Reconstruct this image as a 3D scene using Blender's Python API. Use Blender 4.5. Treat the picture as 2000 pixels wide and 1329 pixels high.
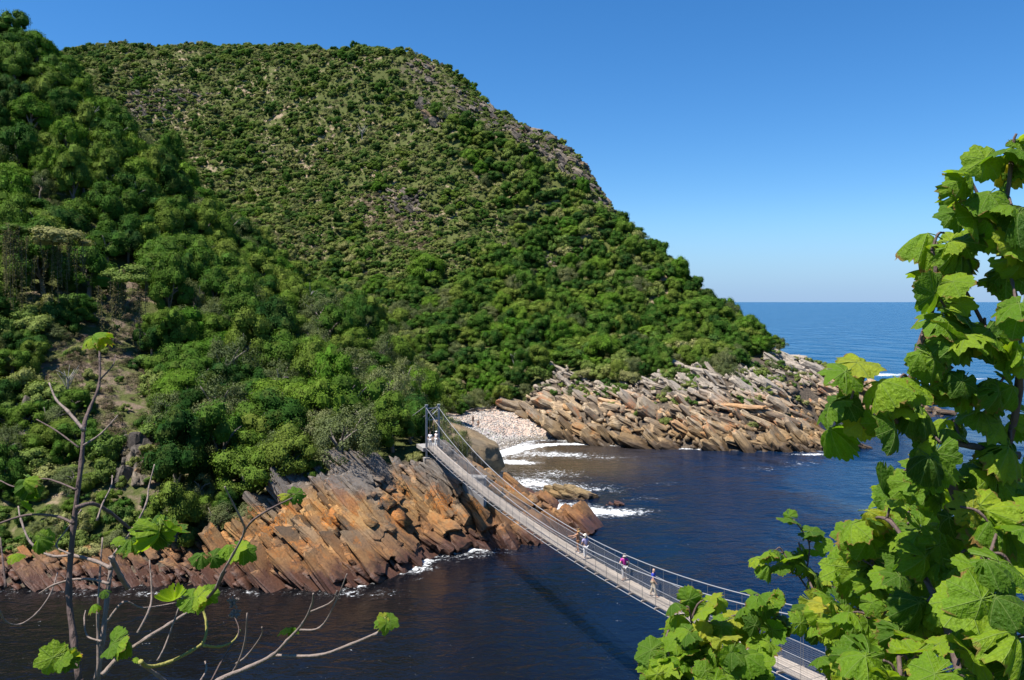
import bpy, bmesh, math, random
import numpy as np
from mathutils import Vector, Matrix, noise as mnoise

for o in list(bpy.data.objects):
    bpy.data.objects.remove(o)
SC = bpy.context.scene
COL = SC.collection

# ------------------------------------------------------------------ camera
F, HC, HPY = 1555.0, 29.0, 590.0          # focal length (photo px), eye height over the water, horizon row
cam_d = bpy.data.cameras.new('camera')
cam = bpy.data.objects.new('camera', cam_d); COL.objects.link(cam)
cam.location = (0, 0, HC); cam.rotation_euler = (math.radians(90), 0, 0)
cam_d.sensor_width = 36.0; cam_d.lens = 36.0 * F / 2000.0
cam_d.shift_y = -(664.5 - HPY) / 2000.0
cam_d.clip_start = 0.05; cam_d.clip_end = 200000.0
SC.camera = cam

# ------------------------------------------------------------------ sun, sky, exposure
SUN = Vector((-0.46, -0.20, 1.0)).normalized()      # towards the sun
sun_d = bpy.data.lights.new('sun', 'SUN'); sun_d.energy = 5.0; sun_d.angle = math.radians(0.5)
sun_d.color = (1.0, 0.955, 0.89)
sun = bpy.data.objects.new('sun', sun_d); COL.objects.link(sun)
sun.rotation_euler = (-SUN).to_track_quat('-Z', 'Y').to_euler(); sun.location = (0, 0, 300)
world = bpy.data.worlds.new('World'); SC.world = world; world.use_nodes = True
wnt = world.node_tree
for n in list(wnt.nodes): wnt.nodes.remove(n)
sky = wnt.nodes.new('ShaderNodeTexSky'); sky.sky_type = 'NISHITA'; sky.sun_disc = False
sky.sun_elevation = math.asin(SUN.z); sky.sun_rotation = math.atan2(SUN.x, SUN.y)
sky.air_density = 1.0; sky.dust_density = 0.0; sky.ozone_density = 10.0; sky.altitude = 0
hs = wnt.nodes.new('ShaderNodeHueSaturation'); hs.inputs['Saturation'].default_value = 1.17
tc = wnt.nodes.new('ShaderNodeTexCoord'); sp = wnt.nodes.new('ShaderNodeSeparateXYZ')
mr = wnt.nodes.new('ShaderNodeMapRange'); mr.interpolation_type = 'SMOOTHSTEP'      # sea haze low over the horizon, all round
mr.inputs['From Min'].default_value = -0.01; mr.inputs['From Max'].default_value = 0.115; mr.inputs['To Min'].default_value = 0.8; mr.inputs['To Max'].default_value = 0.0
hz_ = wnt.nodes.new('ShaderNodeMix'); hz_.data_type = 'RGBA'; hz_.inputs[7].default_value = (1.35, 2.75, 5.1, 1)
bg = wnt.nodes.new('ShaderNodeBackground'); bg.inputs['Strength'].default_value = 0.082
wo = wnt.nodes.new('ShaderNodeOutputWorld')
wnt.links.new(sky.outputs[0], hs.inputs['Color']); wnt.links.new(tc.outputs['Generated'], sp.inputs[0]); wnt.links.new(sp.outputs[2], mr.inputs['Value'])
wnt.links.new(mr.outputs[0], hz_.inputs[0]); wnt.links.new(hs.outputs[0], hz_.inputs[6]); wnt.links.new(hz_.outputs[2], bg.inputs['Color'])
wnt.links.new(bg.outputs[0], wo.inputs['Surface'])
SC.view_settings.view_transform = 'Standard'; SC.view_settings.look = 'None'
SC.view_settings.exposure = 0.92; SC.view_settings.gamma = 1.0
SC.view_settings.use_curve_mapping = False
SC.render.engine = 'CYCLES'
SC.cycles.max_bounces = 5; SC.cycles.diffuse_bounces = 1; SC.cycles.glossy_bounces = 3
SC.cycles.transmission_bounces = 3; SC.cycles.transparent_max_bounces = 6
SC.cycles.caustics_reflective = False; SC.cycles.caustics_refractive = False

R = random.Random(7)
NR = np.random.default_rng(11)

# ------------------------------------------------------------------ helpers
def P(px, py, D):
    return Vector(((px - 1000.0) / F * D, D, HC + (HPY - py) / F * D))

def proj(X, Y, Z):
    return 1000.0 + F * X / Y, HPY - F * (Z - HC) / Y

def link(o, parent=None):
    COL.objects.link(o)
    if parent is not None: o.parent = parent
    return o

def mobj(name, mesh, mat=None, parent=None):
    o = bpy.data.objects.new(name, mesh)
    if mat is not None and not mesh.materials: mesh.materials.append(mat)
    return link(o, parent)

def empty(name, loc=(0, 0, 0), rz=0.0):
    o = bpy.data.objects.new(name, None); o.location = loc; o.rotation_euler = (0, 0, rz)
    o.empty_display_size = 0.2
    return link(o)

def tag(o, label=None, cat=None, group=None, kind=None):
    if label: o['label'] = label
    if cat: o['category'] = cat
    if group: o['group'] = group
    if kind: o['kind'] = kind
    return o

def mesh_from(name, v, f, smooth=False):
    m = bpy.data.meshes.new(name)
    m.from_pydata([tuple(a) for a in v], [], [tuple(a) for a in f])
    if smooth: m.polygons.foreach_set('use_smooth', [True] * len(m.polygons))
    m.update()
    return m

def quads_mesh(name, V):
    """V: (n,4,3) array of loose quads."""
    n = len(V)
    m = bpy.data.meshes.new(name)
    m.vertices.add(n * 4); m.vertices.foreach_set('co', V.reshape(-1).astype(np.float32))
    m.loops.add(n * 4); m.loops.foreach_set('vertex_index', np.arange(n * 4, dtype=np.int32))
    m.polygons.add(n); m.polygons.foreach_set('loop_start', np.arange(0, n * 4, 4, dtype=np.int32))
    m.update(calc_edges=True)
    return m

def grid_mesh(name, X, Y, Z, smooth=True):
    ny, nx = X.shape
    m = bpy.data.meshes.new(name)
    co = np.stack([X, Y, Z], -1).reshape(-1).astype(np.float32)
    m.vertices.add(nx * ny); m.vertices.foreach_set('co', co)
    idx = np.arange(nx * ny, dtype=np.int32).reshape(ny, nx)
    q = np.stack([idx[:-1, :-1], idx[:-1, 1:], idx[1:, 1:], idx[1:, :-1]], -1).reshape(-1)
    n = len(q) // 4
    m.loops.add(n * 4); m.loops.foreach_set('vertex_index', q)
    m.polygons.add(n); m.polygons.foreach_set('loop_start', np.arange(0, n * 4, 4, dtype=np.int32))
    m.polygons.foreach_set('use_smooth', np.full(n, smooth))
    m.update(calc_edges=True)
    return m

def add_attr(m, name, vals):
    a = m.attributes.new(name, 'FLOAT', 'POINT'); a.data.foreach_set('value', np.asarray(vals, np.float32).reshape(-1))

def smooth_path(pts, rad, n=5):
    """Catmull-Rom resampling of points with radii."""
    p = [Vector(a) for a in pts]
    if len(p) < 3: return p, list(rad)
    P_ = [2 * p[0] - p[1]] + p + [2 * p[-1] - p[-2]]
    out, ro = [], []
    for i in range(1, len(P_) - 2):
        a, b, c, d = P_[i - 1:i + 3]
        for k in range(n):
            t = k / n
            out.append(0.5 * ((2 * b) + (c - a) * t + (2 * a - 5 * b + 4 * c - d) * t * t + (3 * b - a - 3 * c + d) * t ** 3))
            ro.append(rad[i - 1] * (1 - t) + rad[i] * t)
    out.append(p[-1]); ro.append(rad[-1])
    return out, ro

def tube(pts, rad, sides=6, v=None, f=None, cap=True):
    v = [] if v is None else v; f = [] if f is None else f
    base = len(v); n = len(pts)
    up = Vector((0.13, 0.21, 0.97))
    for i in range(n):
        t = (pts[min(i + 1, n - 1)] - pts[max(i - 1, 0)])
        t = t.normalized() if t.length > 1e-9 else Vector((0, 0, 1))
        a = t.cross(up)
        if a.length < 1e-3: a = t.cross(Vector((1, 0, 0)))
        a.normalize(); b = t.cross(a)
        for k in range(sides):
            th = 2 * math.pi * k / sides
            v.append(pts[i] + (a * math.cos(th) + b * math.sin(th)) * rad[i])
    for i in range(n - 1):
        for k in range(sides):
            k2 = (k + 1) % sides
            f.append((base + i * sides + k, base + i * sides + k2, base + (i + 1) * sides + k2, base + (i + 1) * sides + k))
    if cap:
        f.append(tuple(base + k for k in range(sides))[::-1])
        f.append(tuple(base + (n - 1) * sides + k for k in range(sides)))
    return v, f

def box(v, f, c, sx, sy, sz, ax=None):
    """box centred at c; ax = 3 axis vectors"""
    ax = ax or (Vector((1, 0, 0)), Vector((0, 1, 0)), Vector((0, 0, 1)))
    b = len(v); c = Vector(c)
    for k in (-.5, .5):
        for j in (-.5, .5):
            for i in (-.5, .5):
                v.append(c + ax[0] * (i * sx) + ax[1] * (j * sy) + ax[2] * (k * sz))
    for q in ((0, 2, 3, 1), (4, 5, 7, 6), (0, 1, 5, 4), (2, 6, 7, 3), (0, 4, 6, 2), (1, 3, 7, 5)):
        f.append(tuple(b + a for a in q))
    return v, f

def inpoly(px, py, poly):
    px = np.asarray(px, float); py = np.asarray(py, float)
    r = np.zeros(px.shape, bool); n = len(poly)
    for i in range(n):
        x1, y1 = poly[i]; x2, y2 = poly[(i + 1) % n]
        c = ((y1 > py) != (y2 > py)) & (px < (x2 - x1) * (py - y1) / ((y2 - y1) or 1e-9) + x1)
        r ^= c
    return r

def copy_tree(o, parent=None):
    c = o.copy(); COL.objects.link(c); c.parent = parent
    for ch in list(o.children): copy_tree(ch, c)
    return c

# ------------------------------------------------------------------ materials
class NT:
    def __init__(s, name):
        s.m = bpy.data.materials.new(name); s.m.use_nodes = True; s.t = s.m.node_tree
        for n in list(s.t.nodes): s.t.nodes.remove(n)
        s.out = s.t.nodes.new('ShaderNodeOutputMaterial')
    def n(s, typ, ins=None, out=0, **props):
        nd = s.t.nodes.new('ShaderNode' + typ)
        for k, v in props.items(): setattr(nd, k, v)
        for k, v in (ins or {}).items():
            sk = nd.inputs[k]
            if isinstance(v, bpy.types.NodeSocket): s.t.links.new(v, sk)
            else: sk.default_value = v
        return nd.outputs[out] if out is not None else nd
    def math(s, op, a, b=0.0, c=None, clamp=False):
        ins = {0: a, 1: b}
        if c is not None: ins[2] = c
        return s.n('Math', ins, operation=op, use_clamp=clamp)
    def mix(s, fac, a, b, typ='MIX'):
        nd = s.t.nodes.new('ShaderNodeMix'); nd.data_type = 'RGBA'; nd.blend_type = typ
        for i, v in ((0, fac), (6, a), (7, b)):
            if isinstance(v, bpy.types.NodeSocket): s.t.links.new(v, nd.inputs[i])
            else: nd.inputs[i].default_value = (tuple(v) + (1,) if i and len(v) == 3 else v)
        return nd.outputs[2]
    def ramp(s, fac, stops, interp='LINEAR'):
        nd = s.t.nodes.new('ShaderNodeValToRGB'); cr = nd.color_ramp; cr.interpolation = interp
        while len(cr.elements) < len(stops): cr.elements.new(0.5)
        for e, (p, c) in zip(cr.elements, stops):
            e.position = p
            e.color = (c, c, c, 1) if isinstance(c, (int, float)) else tuple(c) + (1,)
        s.t.links.new(fac, nd.inputs[0])
        return nd.outputs[0]
    def smooth(s, x, lo, hi):
        return s.n('MapRange', {'Value': x, 'From Min': lo, 'From Max': hi, 'To Min': 0.0, 'To Max': 1.0}, interpolation_type='SMOOTHSTEP')
    def pos(s): return s.n('NewGeometry', out='Position') if False else s.n('NewGeometry', out=0)
    def objco(s): return s.n('TexCoord', out=3)
    def noise(s, vec, scale, detail=4.0, rough=0.55, dist=0.0):
        return s.n('TexNoise', {'Vector': vec, 'Scale': scale, 'Detail': detail, 'Roughness': rough, 'Distortion': dist})
    def scalevec(s, vec, sc):
        return s.n('VectorMath', {0: vec, 1: sc}, operation='MULTIPLY')
    def bump(s, h, strength, dist):
        return s.n('Bump', {'Height': h, 'Strength': strength, 'Distance': dist})
    def done(s, sh):
        s.t.links.new(sh, s.out.inputs[0]); return s.m

def foliage_mat(name, stops, trans=0.2, bright=(0.6, 1.35), spec=0.04):
    t = NT(name)
    rnd = t.n('ObjectInfo', out=5)
    isl = t.n('NewGeometry', out=8)
    col = t.ramp(rnd, stops)
    col = t.mix(1.0, col, t.ramp(isl, [(0, bright[0]), (0.5, (bright[0] + bright[1]) / 2), (1, bright[1])]), 'MULTIPLY')
    # larger patches of younger and older growth through a crown
    nz = t.noise(t.pos(), 0.55, 2.0)
    col = t.mix(t.smooth(nz, 0.45, 0.7), col, t.mix(0.45, col, (0.12, 0.15, 0.03)))
    bs = t.n('BsdfPrincipled', {'Base Color': col, 'Roughness': 0.7, 'Specular IOR Level': spec})
    tr = t.n('BsdfTranslucent', {'Color': t.mix(1.0, col, (1.3, 1.5, 0.6), 'MULTIPLY')})
    return t.done(t.n('MixShader', {0: trans, 1: bs, 2: tr}))

M = {}
M['leaf_green'] = foliage_mat('forest_foliage', [(0, (0.0157, 0.0493, 0.0101)), (0.25, (0.0314, 0.0829, 0.0112)), (0.5, (0.0538, 0.1165, 0.0146)), (0.75, (0.0851, 0.1434, 0.0179)), (1, (0.1254, 0.1658, 0.0269))])
M['leaf_grey'] = foliage_mat('grey_green_foliage', [(0, (0.0819, 0.1071, 0.0441)), (0.5, (0.1155, 0.1386, 0.0578)), (1, (0.1680, 0.1806, 0.0788))])
M['leaf_bright'] = foliage_mat('fresh_foliage', [(0, (0.042, 0.115, 0.010)), (0.5, (0.072, 0.15, 0.013)), (1, (0.105, 0.175, 0.018))])
M['leaf_scrub'] = foliage_mat('scrub_foliage', [(0, (0.0411, 0.0919, 0.0207)), (0.25, (0.0792, 0.1426, 0.0268)), (0.5, (0.1346, 0.1869, 0.0411)), (0.75, (0.1869, 0.2137, 0.0603)), (1, (0.2375, 0.2248, 0.0950))])
M['leaf_dry'] = foliage_mat('dry_brush', [(0, (0.10, 0.072, 0.048)), (0.5, (0.145, 0.112, 0.074)), (1, (0.125, 0.115, 0.06))], trans=0.12)

def bark_mat(name, a, b, scale=8.0):
    t = NT(name); oc = t.objco()
    nz = t.noise(t.scalevec(oc, (1, 1, 0.25)), scale, 5)
    col = t.mix(nz, a, b)
    bs = t.n('BsdfPrincipled', {'Base Color': col, 'Roughness': 0.85, 'Normal': t.bump(nz, 0.5, 0.05)})
    return t.done(bs)
M['bark'] = bark_mat('tree_bark', (0.09, 0.07, 0.055), (0.22, 0.19, 0.16), 3.0)
M['deadwood'] = bark_mat('bleached_wood', (0.17, 0.15, 0.13), (0.32, 0.295, 0.265), 3.0)
M['twig_brown'] = bark_mat('brown_stem', (0.055, 0.035, 0.03), (0.15, 0.10, 0.085), 40.0)
M['twig_pale'] = bark_mat('pale_stem', (0.13, 0.095, 0.075), (0.27, 0.21, 0.175), 40.0)
M['twig_green'] = bark_mat('green_stem', (0.17, 0.17, 0.03), (0.33, 0.28, 0.07), 40.0)

def rock_mat(name, a, b, c, mustard, wet, lichen, zband=(0.4, 1.6, 4.5), lich=0.6, high=(9998, 9999, (0.4, 0.4, 0.4)), island=False):
    t = NT(name); pos = t.pos(); oc = t.objco()
    z = t.n('SeparateXYZ', {0: pos}, out=2)
    n1 = t.noise(pos, 0.22, 3.0); n2 = t.noise(pos, 0.8, 5.0, 0.6); n3 = t.noise(pos, 4.5, 6.0, 0.65)
    rnd = t.n('NewGeometry', out=8) if island else t.n('ObjectInfo', out=5)
    col = t.mix(t.smooth(n2, 0.35, 0.65), a, b)
    col = t.mix(t.smooth(n1, 0.42, 0.62), col, c)
    col = t.mix(1.0, col, t.ramp(rnd, [(0, (0.34, 0.31, 0.29)), (0.25, (0.66, 0.63, 0.6)), (0.55, (0.98, 0.95, 0.88)), (0.85, (1.28, 1.16, 0.98)), (1, (1.2, 0.82, 0.5))]), 'MULTIPLY')
    # iron / lichen stain
    l = t.math('MULTIPLY', t.smooth(t.noise(pos, 0.33, 4.0, 0.6, 1.0), lich, lich + 0.08), t.smooth(n3, 0.38, 0.6))
    col = t.mix(l, col, lichen)
    col = t.mix(t.math('MULTIPLY', t.smooth(t.math('ADD', z, t.math('MULTIPLY', n1, 4.0)), high[0] + 2, high[1] + 2), t.smooth(n3, 0.25, 0.5)), col, high[2])
    # black lichen flecks
    col = t.mix(t.math('MULTIPLY', t.smooth(t.noise(pos, 2.2, 6.0, 0.7), 0.56, 0.68), 0.75), col, (0.05, 0.045, 0.04))
    # tide bands (algae, then wet dark rock)
    zz = t.math('ADD', z, t.math('MULTIPLY', t.math('SUBTRACT', n2, 0.5), 3.0))
    col = t.mix(t.math('MULTIPLY', t.math('SUBTRACT', 1.0, t.smooth(zz, zband[1], zband[2])), 0.65), col, mustard)
    wetf = t.math('SUBTRACT', 1.0, t.smooth(zz, zband[0], zband[1]))
    col = t.mix(t.math('MULTIPLY', wetf, 0.85), col, wet)
    # bedding: fine layers across the slab's thickness, darkened to paint in crevice shadow
    lay = t.noise(t.scalevec(oc, (0.7, 0.7, 3.6)), 1.6, 5.0, 0.65)
    col = t.mix(t.math('MULTIPLY', t.smooth(lay, 0.5, 0.6), 0.75), col, t.mix(0.75, col, (0.025, 0.018, 0.013)))
    col = t.mix(1.0, col, t.ramp(n3, [(0.25, 0.7), (0.7, 1.2)]), 'MULTIPLY')
    h = t.math('ADD', t.math('MULTIPLY', lay, 1.0), t.math('MULTIPLY', n3, 0.6))
    bs = t.n('BsdfPrincipled', {'Base Color': col, 'Roughness': t.math('SUBTRACT', 0.88, t.math('MULTIPLY', wetf, 0.4)), 'Specular IOR Level': 0.35,
                                'Normal': t.bump(h, 0.9, 0.16)})
    return t.done(bs)
def rock_pair(name, *a, **k):
    M[name] = rock_mat(name, *a, **k); M[name + '_bits'] = rock_mat(name + '_bits', *a, island=True, **k)
rock_pair('rock_cliff', (0.2805, 0.1445, 0.0467), (0.3400, 0.2125, 0.0935), (0.2125, 0.1530, 0.0978), (0.2210, 0.1062, 0.0425), (0.0638, 0.0289, 0.0238), (0.3910, 0.1403, 0.0213), zband=(1.0, 2.6, 5.0), lich=0.52, high=(5.6, 9.0, (0.1445, 0.1275, 0.1105)))
rock_pair('rock_head', (0.31, 0.23, 0.14), (0.42, 0.345, 0.255), (0.26, 0.20, 0.14), (0.21, 0.13, 0.05), (0.05, 0.033, 0.02), (0.42, 0.155, 0.05), zband=(0.8, 2.0, 5.5), lich=0.56, high=(6.5, 11.0, (0.33, 0.28, 0.22)))
rock_pair('rock_boulder', (0.1920, 0.1360, 0.0800), (0.2640, 0.2000, 0.1200), (0.1600, 0.1280, 0.0880), (0.2000, 0.1360, 0.0560), (0.0720, 0.0480, 0.0320), (0.3200, 0.1600, 0.0640), zband=(0.2400, 0.9600, 4.8000), lich=0.66)
rock_pair('rock_grey', (0.15, 0.125, 0.10), (0.22, 0.19, 0.155), (0.09, 0.08, 0.072), (0.2400, 0.1600, 0.0800), (0.0800, 0.0480, 0.0400), (0.3360, 0.1920, 0.0880), zband=(-9, -8, -7), lich=0.66)

# ------------------------------------------------------------------ terrain
CP = []   # world control points
def cp(px, py, D, c=0.0):
    v = P(px, py, D); CP.append((v.x, v.y, v.z - c))
def cw(x, y, z): CP.append((x, y, z))
# skyline of the main hill, left to right
for a in ((60, 110, 470, 1.0), (120, 102, 450, 1), (230, 90, 440, 1), (380, 97, 425, 1), (480, 107, 415, 1), (560, 102, 405, 1), (700, 97, 390, 1), (780, 110, 380, 1), (860, 132, 370, 1),
          (940, 197, 355, .6), (1010, 243, 342, .6), (1080, 268, 330, .6), (1130, 312, 318, .4), (1165, 372, 305, .4), (1210, 432, 292, 1.5), (1265, 478, 278, 3), (1330, 524, 262, 3.5),
          (1400, 594, 243, 3.5), (1460, 650, 226, 3), (1500, 692, 218, .3)): cp(*a)
# behind the skyline it falls away to the sea
for a in ((-120, 520, 150), (-60, 500, 130), (-20, 470, 100), (20, 420, 60), (45, 390, 35), (75, 360, 8), (95, 320, -3), (110, 280, -4), (125, 255, -4), (70, 275, 10), (80, 262, 6), (92, 247, 2), (85, 290, -2), (72, 312, 0), (58, 345, 14), (70, 400, -6), (120, 400, -8), (180, 400, -8), (62, 460, -6), (120, 500, -8), (185, 500, -8), (20, 520, 20)): cw(*a)
# main hill face
for a in ((300, 285, 375, 1), (450, 400, 325, 1), (600, 500, 275, 1.5), (700, 585, 238, 3), (640, 300, 345, 1), (500, 220, 380, 1), (800, 200, 358, 1), (720, 420, 300, 1), (850, 320, 318, 1),
          (1000, 350, 310, 1), (900, 500, 262, 1.5), (1050, 450, 282, 3), (1150, 520, 262, 3), (900, 650, 216, 3), (1080, 620, 228, 3), (1250, 600, 240, 3.5), (1350, 650, 224, 3.5),
          (900, 770, 188, 2), (1050, 720, 193, 2), (1200, 700, 192, 2.2), (1350, 705, 192, 2), (1440, 705, 195, 1.5), (1000, 800, 184, 0)): cp(*a)
# left spur: crest, then a hollow behind it
for a in ((-60, 20, 200, 3), (0, 42, 200, 3), (100, 115, 203, 3), (200, 222, 205, 3), (290, 305, 205, 3), (420, 435, 198, 3.5), (560, 560, 184, 3.5), (700, 650, 163, 3.5)): cp(*a)
for a in ((-115, 260, 62), (-95, 275, 55), (-70, 262, 38), (-48, 240, 26), (-32, 205, 17), (-140, 340, 85)): cw(*a)
# left spur: face down to the river
for a in ((-100, 300, 160, 4), (0, 300, 160, 4), (200, 450, 152, 4), (0, 550, 124, 4), (-100, 550, 124, 4), (300, 600, 134, 4), (480, 650, 140, 4), (100, 700, 112, 3), (400, 750, 114, 3.5), (600, 720, 128, 3.5),
          (0, 850, 98, 2.5), (-150, 850, 98, 2.5), (250, 900, 95, 1.0), (500, 850, 103, 3), (680, 830, 108, 3), (790, 800, 118, 2), (-150, 1050, 86, 1), (0, 1050, 86.5, 1), (350, 1040, 87, 1)): cp(*a)
# rocks: cliff and the ridge that carries the bridge
for a in ((560, 1000, 88.5), (690, 915, 96), (780, 912, 97), (640, 1060, 85), (760, 1040, 88.5), (740, 960, 92), (860, 935, 96), (850, 1010, 93.5), (930, 985, 97), (1000, 1020, 98.5)): cp(*a)
cp(812, 1035, 96.5); cp(800, 965, 99.5)
cw(-11.5, 101, 10.4); cw(-9, 102.5, 9.6); cw(-13, 106, 9.5); cw(-4.5, 101.5, 6.6); cw(0.5, 102, 4.0); cw(5, 102.3, 2.6); cw(9, 102.6, 1.0)
cw(-8, 112, 6.5); cw(-2, 110, 3.0); cw(-16, 118, 9.0); cw(-10, 124, 5.0)
# water line, near to far
for a in ((-150, 1150), (0, 1152), (200, 1150), (400, 1145), (560, 1150), (680, 1150), (770, 1132), (805, 1102), (830, 1076), (880, 1066), (950, 1070), (1050, 1062), (1120, 1042), (1172, 1034), (1130, 1010), (1040, 975), (990, 935), (975, 912), (985, 892), (1040, 872), (1095, 860),
          (1130, 866), (1220, 872), (1300, 876), (1450, 882), (1600, 884), (1655, 880), (1620, 850), (1570, 838), (1610, 822), (1720, 822), (1840, 815)):
    D = HC * F / (a[1] - HPY); cw((a[0] - 1000) / F * D, D, -0.1)
# under water
for a in ((-70, 70, -7), (-45, 70, -7), (-20, 72, -7), (-6, 82, -6), (8, 88, -6), (20, 98, -5), (14, 115, -4), (16, 130, -3), (22, 145, -2.5), (45, 148, -5), (70, 145, -6), (90, 150, -6), (80, 176, -2.0), (110, 180, -5), (140, 220, -3), (170, 300, -6), (140, 330, -8)): cw(*a)
# beach and headland
for a in ((860, 815, 172), (930, 812, 176), (1000, 835, 172), (930, 845, 162), (960, 870, 156)): cp(*a)
for a in ((1100, 800, 176), (1150, 760, 183), (1200, 830, 165), (1300, 800, 168), (1420, 830, 162), (1450, 770, 172), (1300, 740, 182), (1530, 820, 166), (1500, 745, 188), (1580, 860, 159), (1560, 740, 205), (1620, 760, 215), (1540, 715, 215), (1700, 775, 222), (1800, 785, 226), (1600, 712, 232), (1700, 748, 255)): cp(*a)
CPA = np.array(CP)
def phi(d2): return np.sqrt(d2 + 36.0)
A = phi(((CPA[:, None, :2] - CPA[None, :, :2]) ** 2).sum(-1)) + np.eye(len(CPA)) * -0.35
n_ = len(CPA)
S = np.zeros((n_ + 3, n_ + 3)); S[:n_, :n_] = A; S[:n_, n_] = 1; S[:n_, n_ + 1:] = CPA[:, :2]; S[n_, :n_] = 1; S[n_ + 1:, :n_] = CPA[:, :2].T
W = np.linalg.solve(S, np.concatenate([CPA[:, 2], np.zeros(3)]))
GX0, GY0, GS = -240.0, 66.0, 1.6
gx = np.arange(GX0, 190, GS); gy = np.arange(GY0, 530, GS)
TX, TY = np.meshgrid(gx, gy)
TZ = np.full(TX.shape, W[n_]) + W[n_ + 1] * TX + W[n_ + 2] * TY
for i in range(n_):
    TZ += W[i] * phi((TX - CPA[i, 0]) ** 2 + (TY - CPA[i, 1]) ** 2)
TZ = np.clip(TZ, -9, 175)
nz = np.array([mnoise.fractal(Vector((x * 0.06, y * 0.06, 0.3)), 0.9, 2.1, 5) for x, y in zip(TX.ravel(), TY.ravel())]).reshape(TX.shape)
TZ = TZ + nz * np.clip(0.25 + TZ * 0.035, 0.25, 2.2)
def hz(x, y):
    x = np.asarray(x, float); y = np.asarray(y, float)
    u = np.clip((x - GX0) / GS, 0, len(gx) - 1.001); v = np.clip((y - GY0) / GS, 0, len(gy) - 1.001)
    i = u.astype(int); j = v.astype(int); a = u - i; b = v - j
    return (TZ[j, i] * (1 - a) + TZ[j, i + 1] * a) * (1 - b) + (TZ[j + 1, i] * (1 - a) + TZ[j + 1, i + 1] * a) * b

ZR = None
# areas of the place, outlined as the eye sees them, used on the ground they cover
POLY = {
 'cliff': [(500, 1010), (540, 975), (600, 945), (690, 912), (760, 902), (830, 893), (860, 905), (905, 950), (1000, 1010), (1180, 1030), (1100, 1070), (860, 1085), (800, 1120), (700, 1165), (-200, 1180), (-200, 1095), (230, 1085), (400, 1065), (470, 1040)],
 'ridge_rock': [(850, 878), (905, 880), (990, 935), (1190, 1030), (1100, 1075), (900, 1000)],
 'head': [(1005, 800), (1060, 745), (1095, 712), (1140, 742), (1230, 752), (1290, 735), (1335, 712), (1420, 742), (1470, 700), (1500, 688), (1600, 716), (1720, 755), (1950, 790), (1950, 905), (1120, 905), (1090, 862)],
 'beach': [(795, 815), (880, 812), (1005, 795), (1110, 862), (975, 910), (870, 870), (800, 880)],
 'crest': [(720, 112), (800, 112), (870, 138), (945, 205), (1080, 272), (1140, 325), (1215, 440), (1180, 420), (1100, 345), (1030, 300), (960, 262), (900, 250), (830, 215), (790, 165)],
 'dirt': [(160, 640), (215, 520), (300, 520), (290, 660), (290, 760), (330, 880), (330, 1000), (220, 980), (180, 820), (80, 790), (60, 690)],
 'flank': [(830, 200), (960, 270), (1090, 345), (1215, 440), (1330, 520), (1480, 650), (1480, 720), (1300, 720), (950, 700), (860, 600), (1010, 470), (930, 340)],
 'bare1': [(640, 380), (760, 380), (840, 420), (850, 500), (780, 500), (700, 440)],
 'bare2': [(250, 180), (330, 175), (410, 185), (400, 200), (330, 215), (262, 240), (245, 230)],
 'bare3': [(1040, 500), (1090, 495), (1100, 540), (1060, 545)],
}
TPX, TPY = proj(TX, TY, TZ)
rockm = np.zeros(TX.shape)
for k in ('cliff', 'ridge_rock', 'head', 'crest'): rockm = np.maximum(rockm, inpoly(TPX, TPY, POLY[k]).astype(float) * (0.45 if k == 'crest' else 1))
rockm[(TY < 108) & (TPY < 870)] = 0
rockm[(TZ < 2.0) & (TY < 300)] = 1
for _ in range(2):
    q = rockm.copy(); q[1:-1, 1:-1] = (rockm[:-2, 1:-1] + rockm[2:, 1:-1] + rockm[1:-1, :-2] + rockm[1:-1, 2:] + 2 * rockm[1:-1, 1:-1]) / 6; rockm = q
barem = np.zeros(TX.shape)
for k in ('bare1', 'bare2', 'bare3', 'dirt'): barem = np.maximum(barem, inpoly(TPX, TPY, POLY[k]).astype(float))
t = NT('hillside_ground'); pos = t.pos()
n1 = t.noise(pos, 0.05, 4); n2 = t.noise(pos, 0.35, 5, 0.6); n3 = t.noise(pos, 2.2, 6, 0.7)
soil = t.mix(t.smooth(n2, 0.4, 0.62), (0.2009, 0.1457, 0.0954), (0.3014, 0.2261, 0.1507))
grass = t.mix(n3, (0.0470, 0.0667, 0.0174), (0.1175, 0.1253, 0.0392))
col = t.mix(t.smooth(t.math('ADD', t.math('MULTIPLY', n2, 0.6), t.math('MULTIPLY', n1, 0.4)), 0.52, 0.62), grass, soil)
bare = t.n('Attribute', attribute_name='bare', out=2)
col = t.mix(t.math('MULTIPLY', bare, t.smooth(n2, 0.42, 0.58)), col, t.mix(n3, (0.1326, 0.0936, 0.0624), (0.2340, 0.1794, 0.1326)))
rk = t.n('Attribute', attribute_name='rock', out=2)
rcol = t.mix(t.smooth(n3, 0.35, 0.65), (0.0546, 0.0429, 0.0328), (0.1482, 0.1170, 0.0858))
col = t.mix(t.smooth(t.math('ADD', rk, t.math('MULTIPLY', t.math('SUBTRACT', n2, 0.5), 0.8)), 0.35, 0.6), col, rcol)
M['ground'] = t.done(t.n('BsdfPrincipled', {'Base Color': col, 'Roughness': 0.95, 'Specular IOR Level': 0.1, 'Normal': t.bump(t.math('ADD', n2, n3), 0.8, 0.5)}))
TZ = TZ - 0.45 * np.clip(rockm, 0, 1) * (TY < 290)
hm = grid_mesh('hillside', TX, TY, TZ)
add_attr(hm, 'rock', rockm); add_attr(hm, 'bare', barem)
tag(mobj('hillside', hm, M['ground']), kind='structure')

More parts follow.
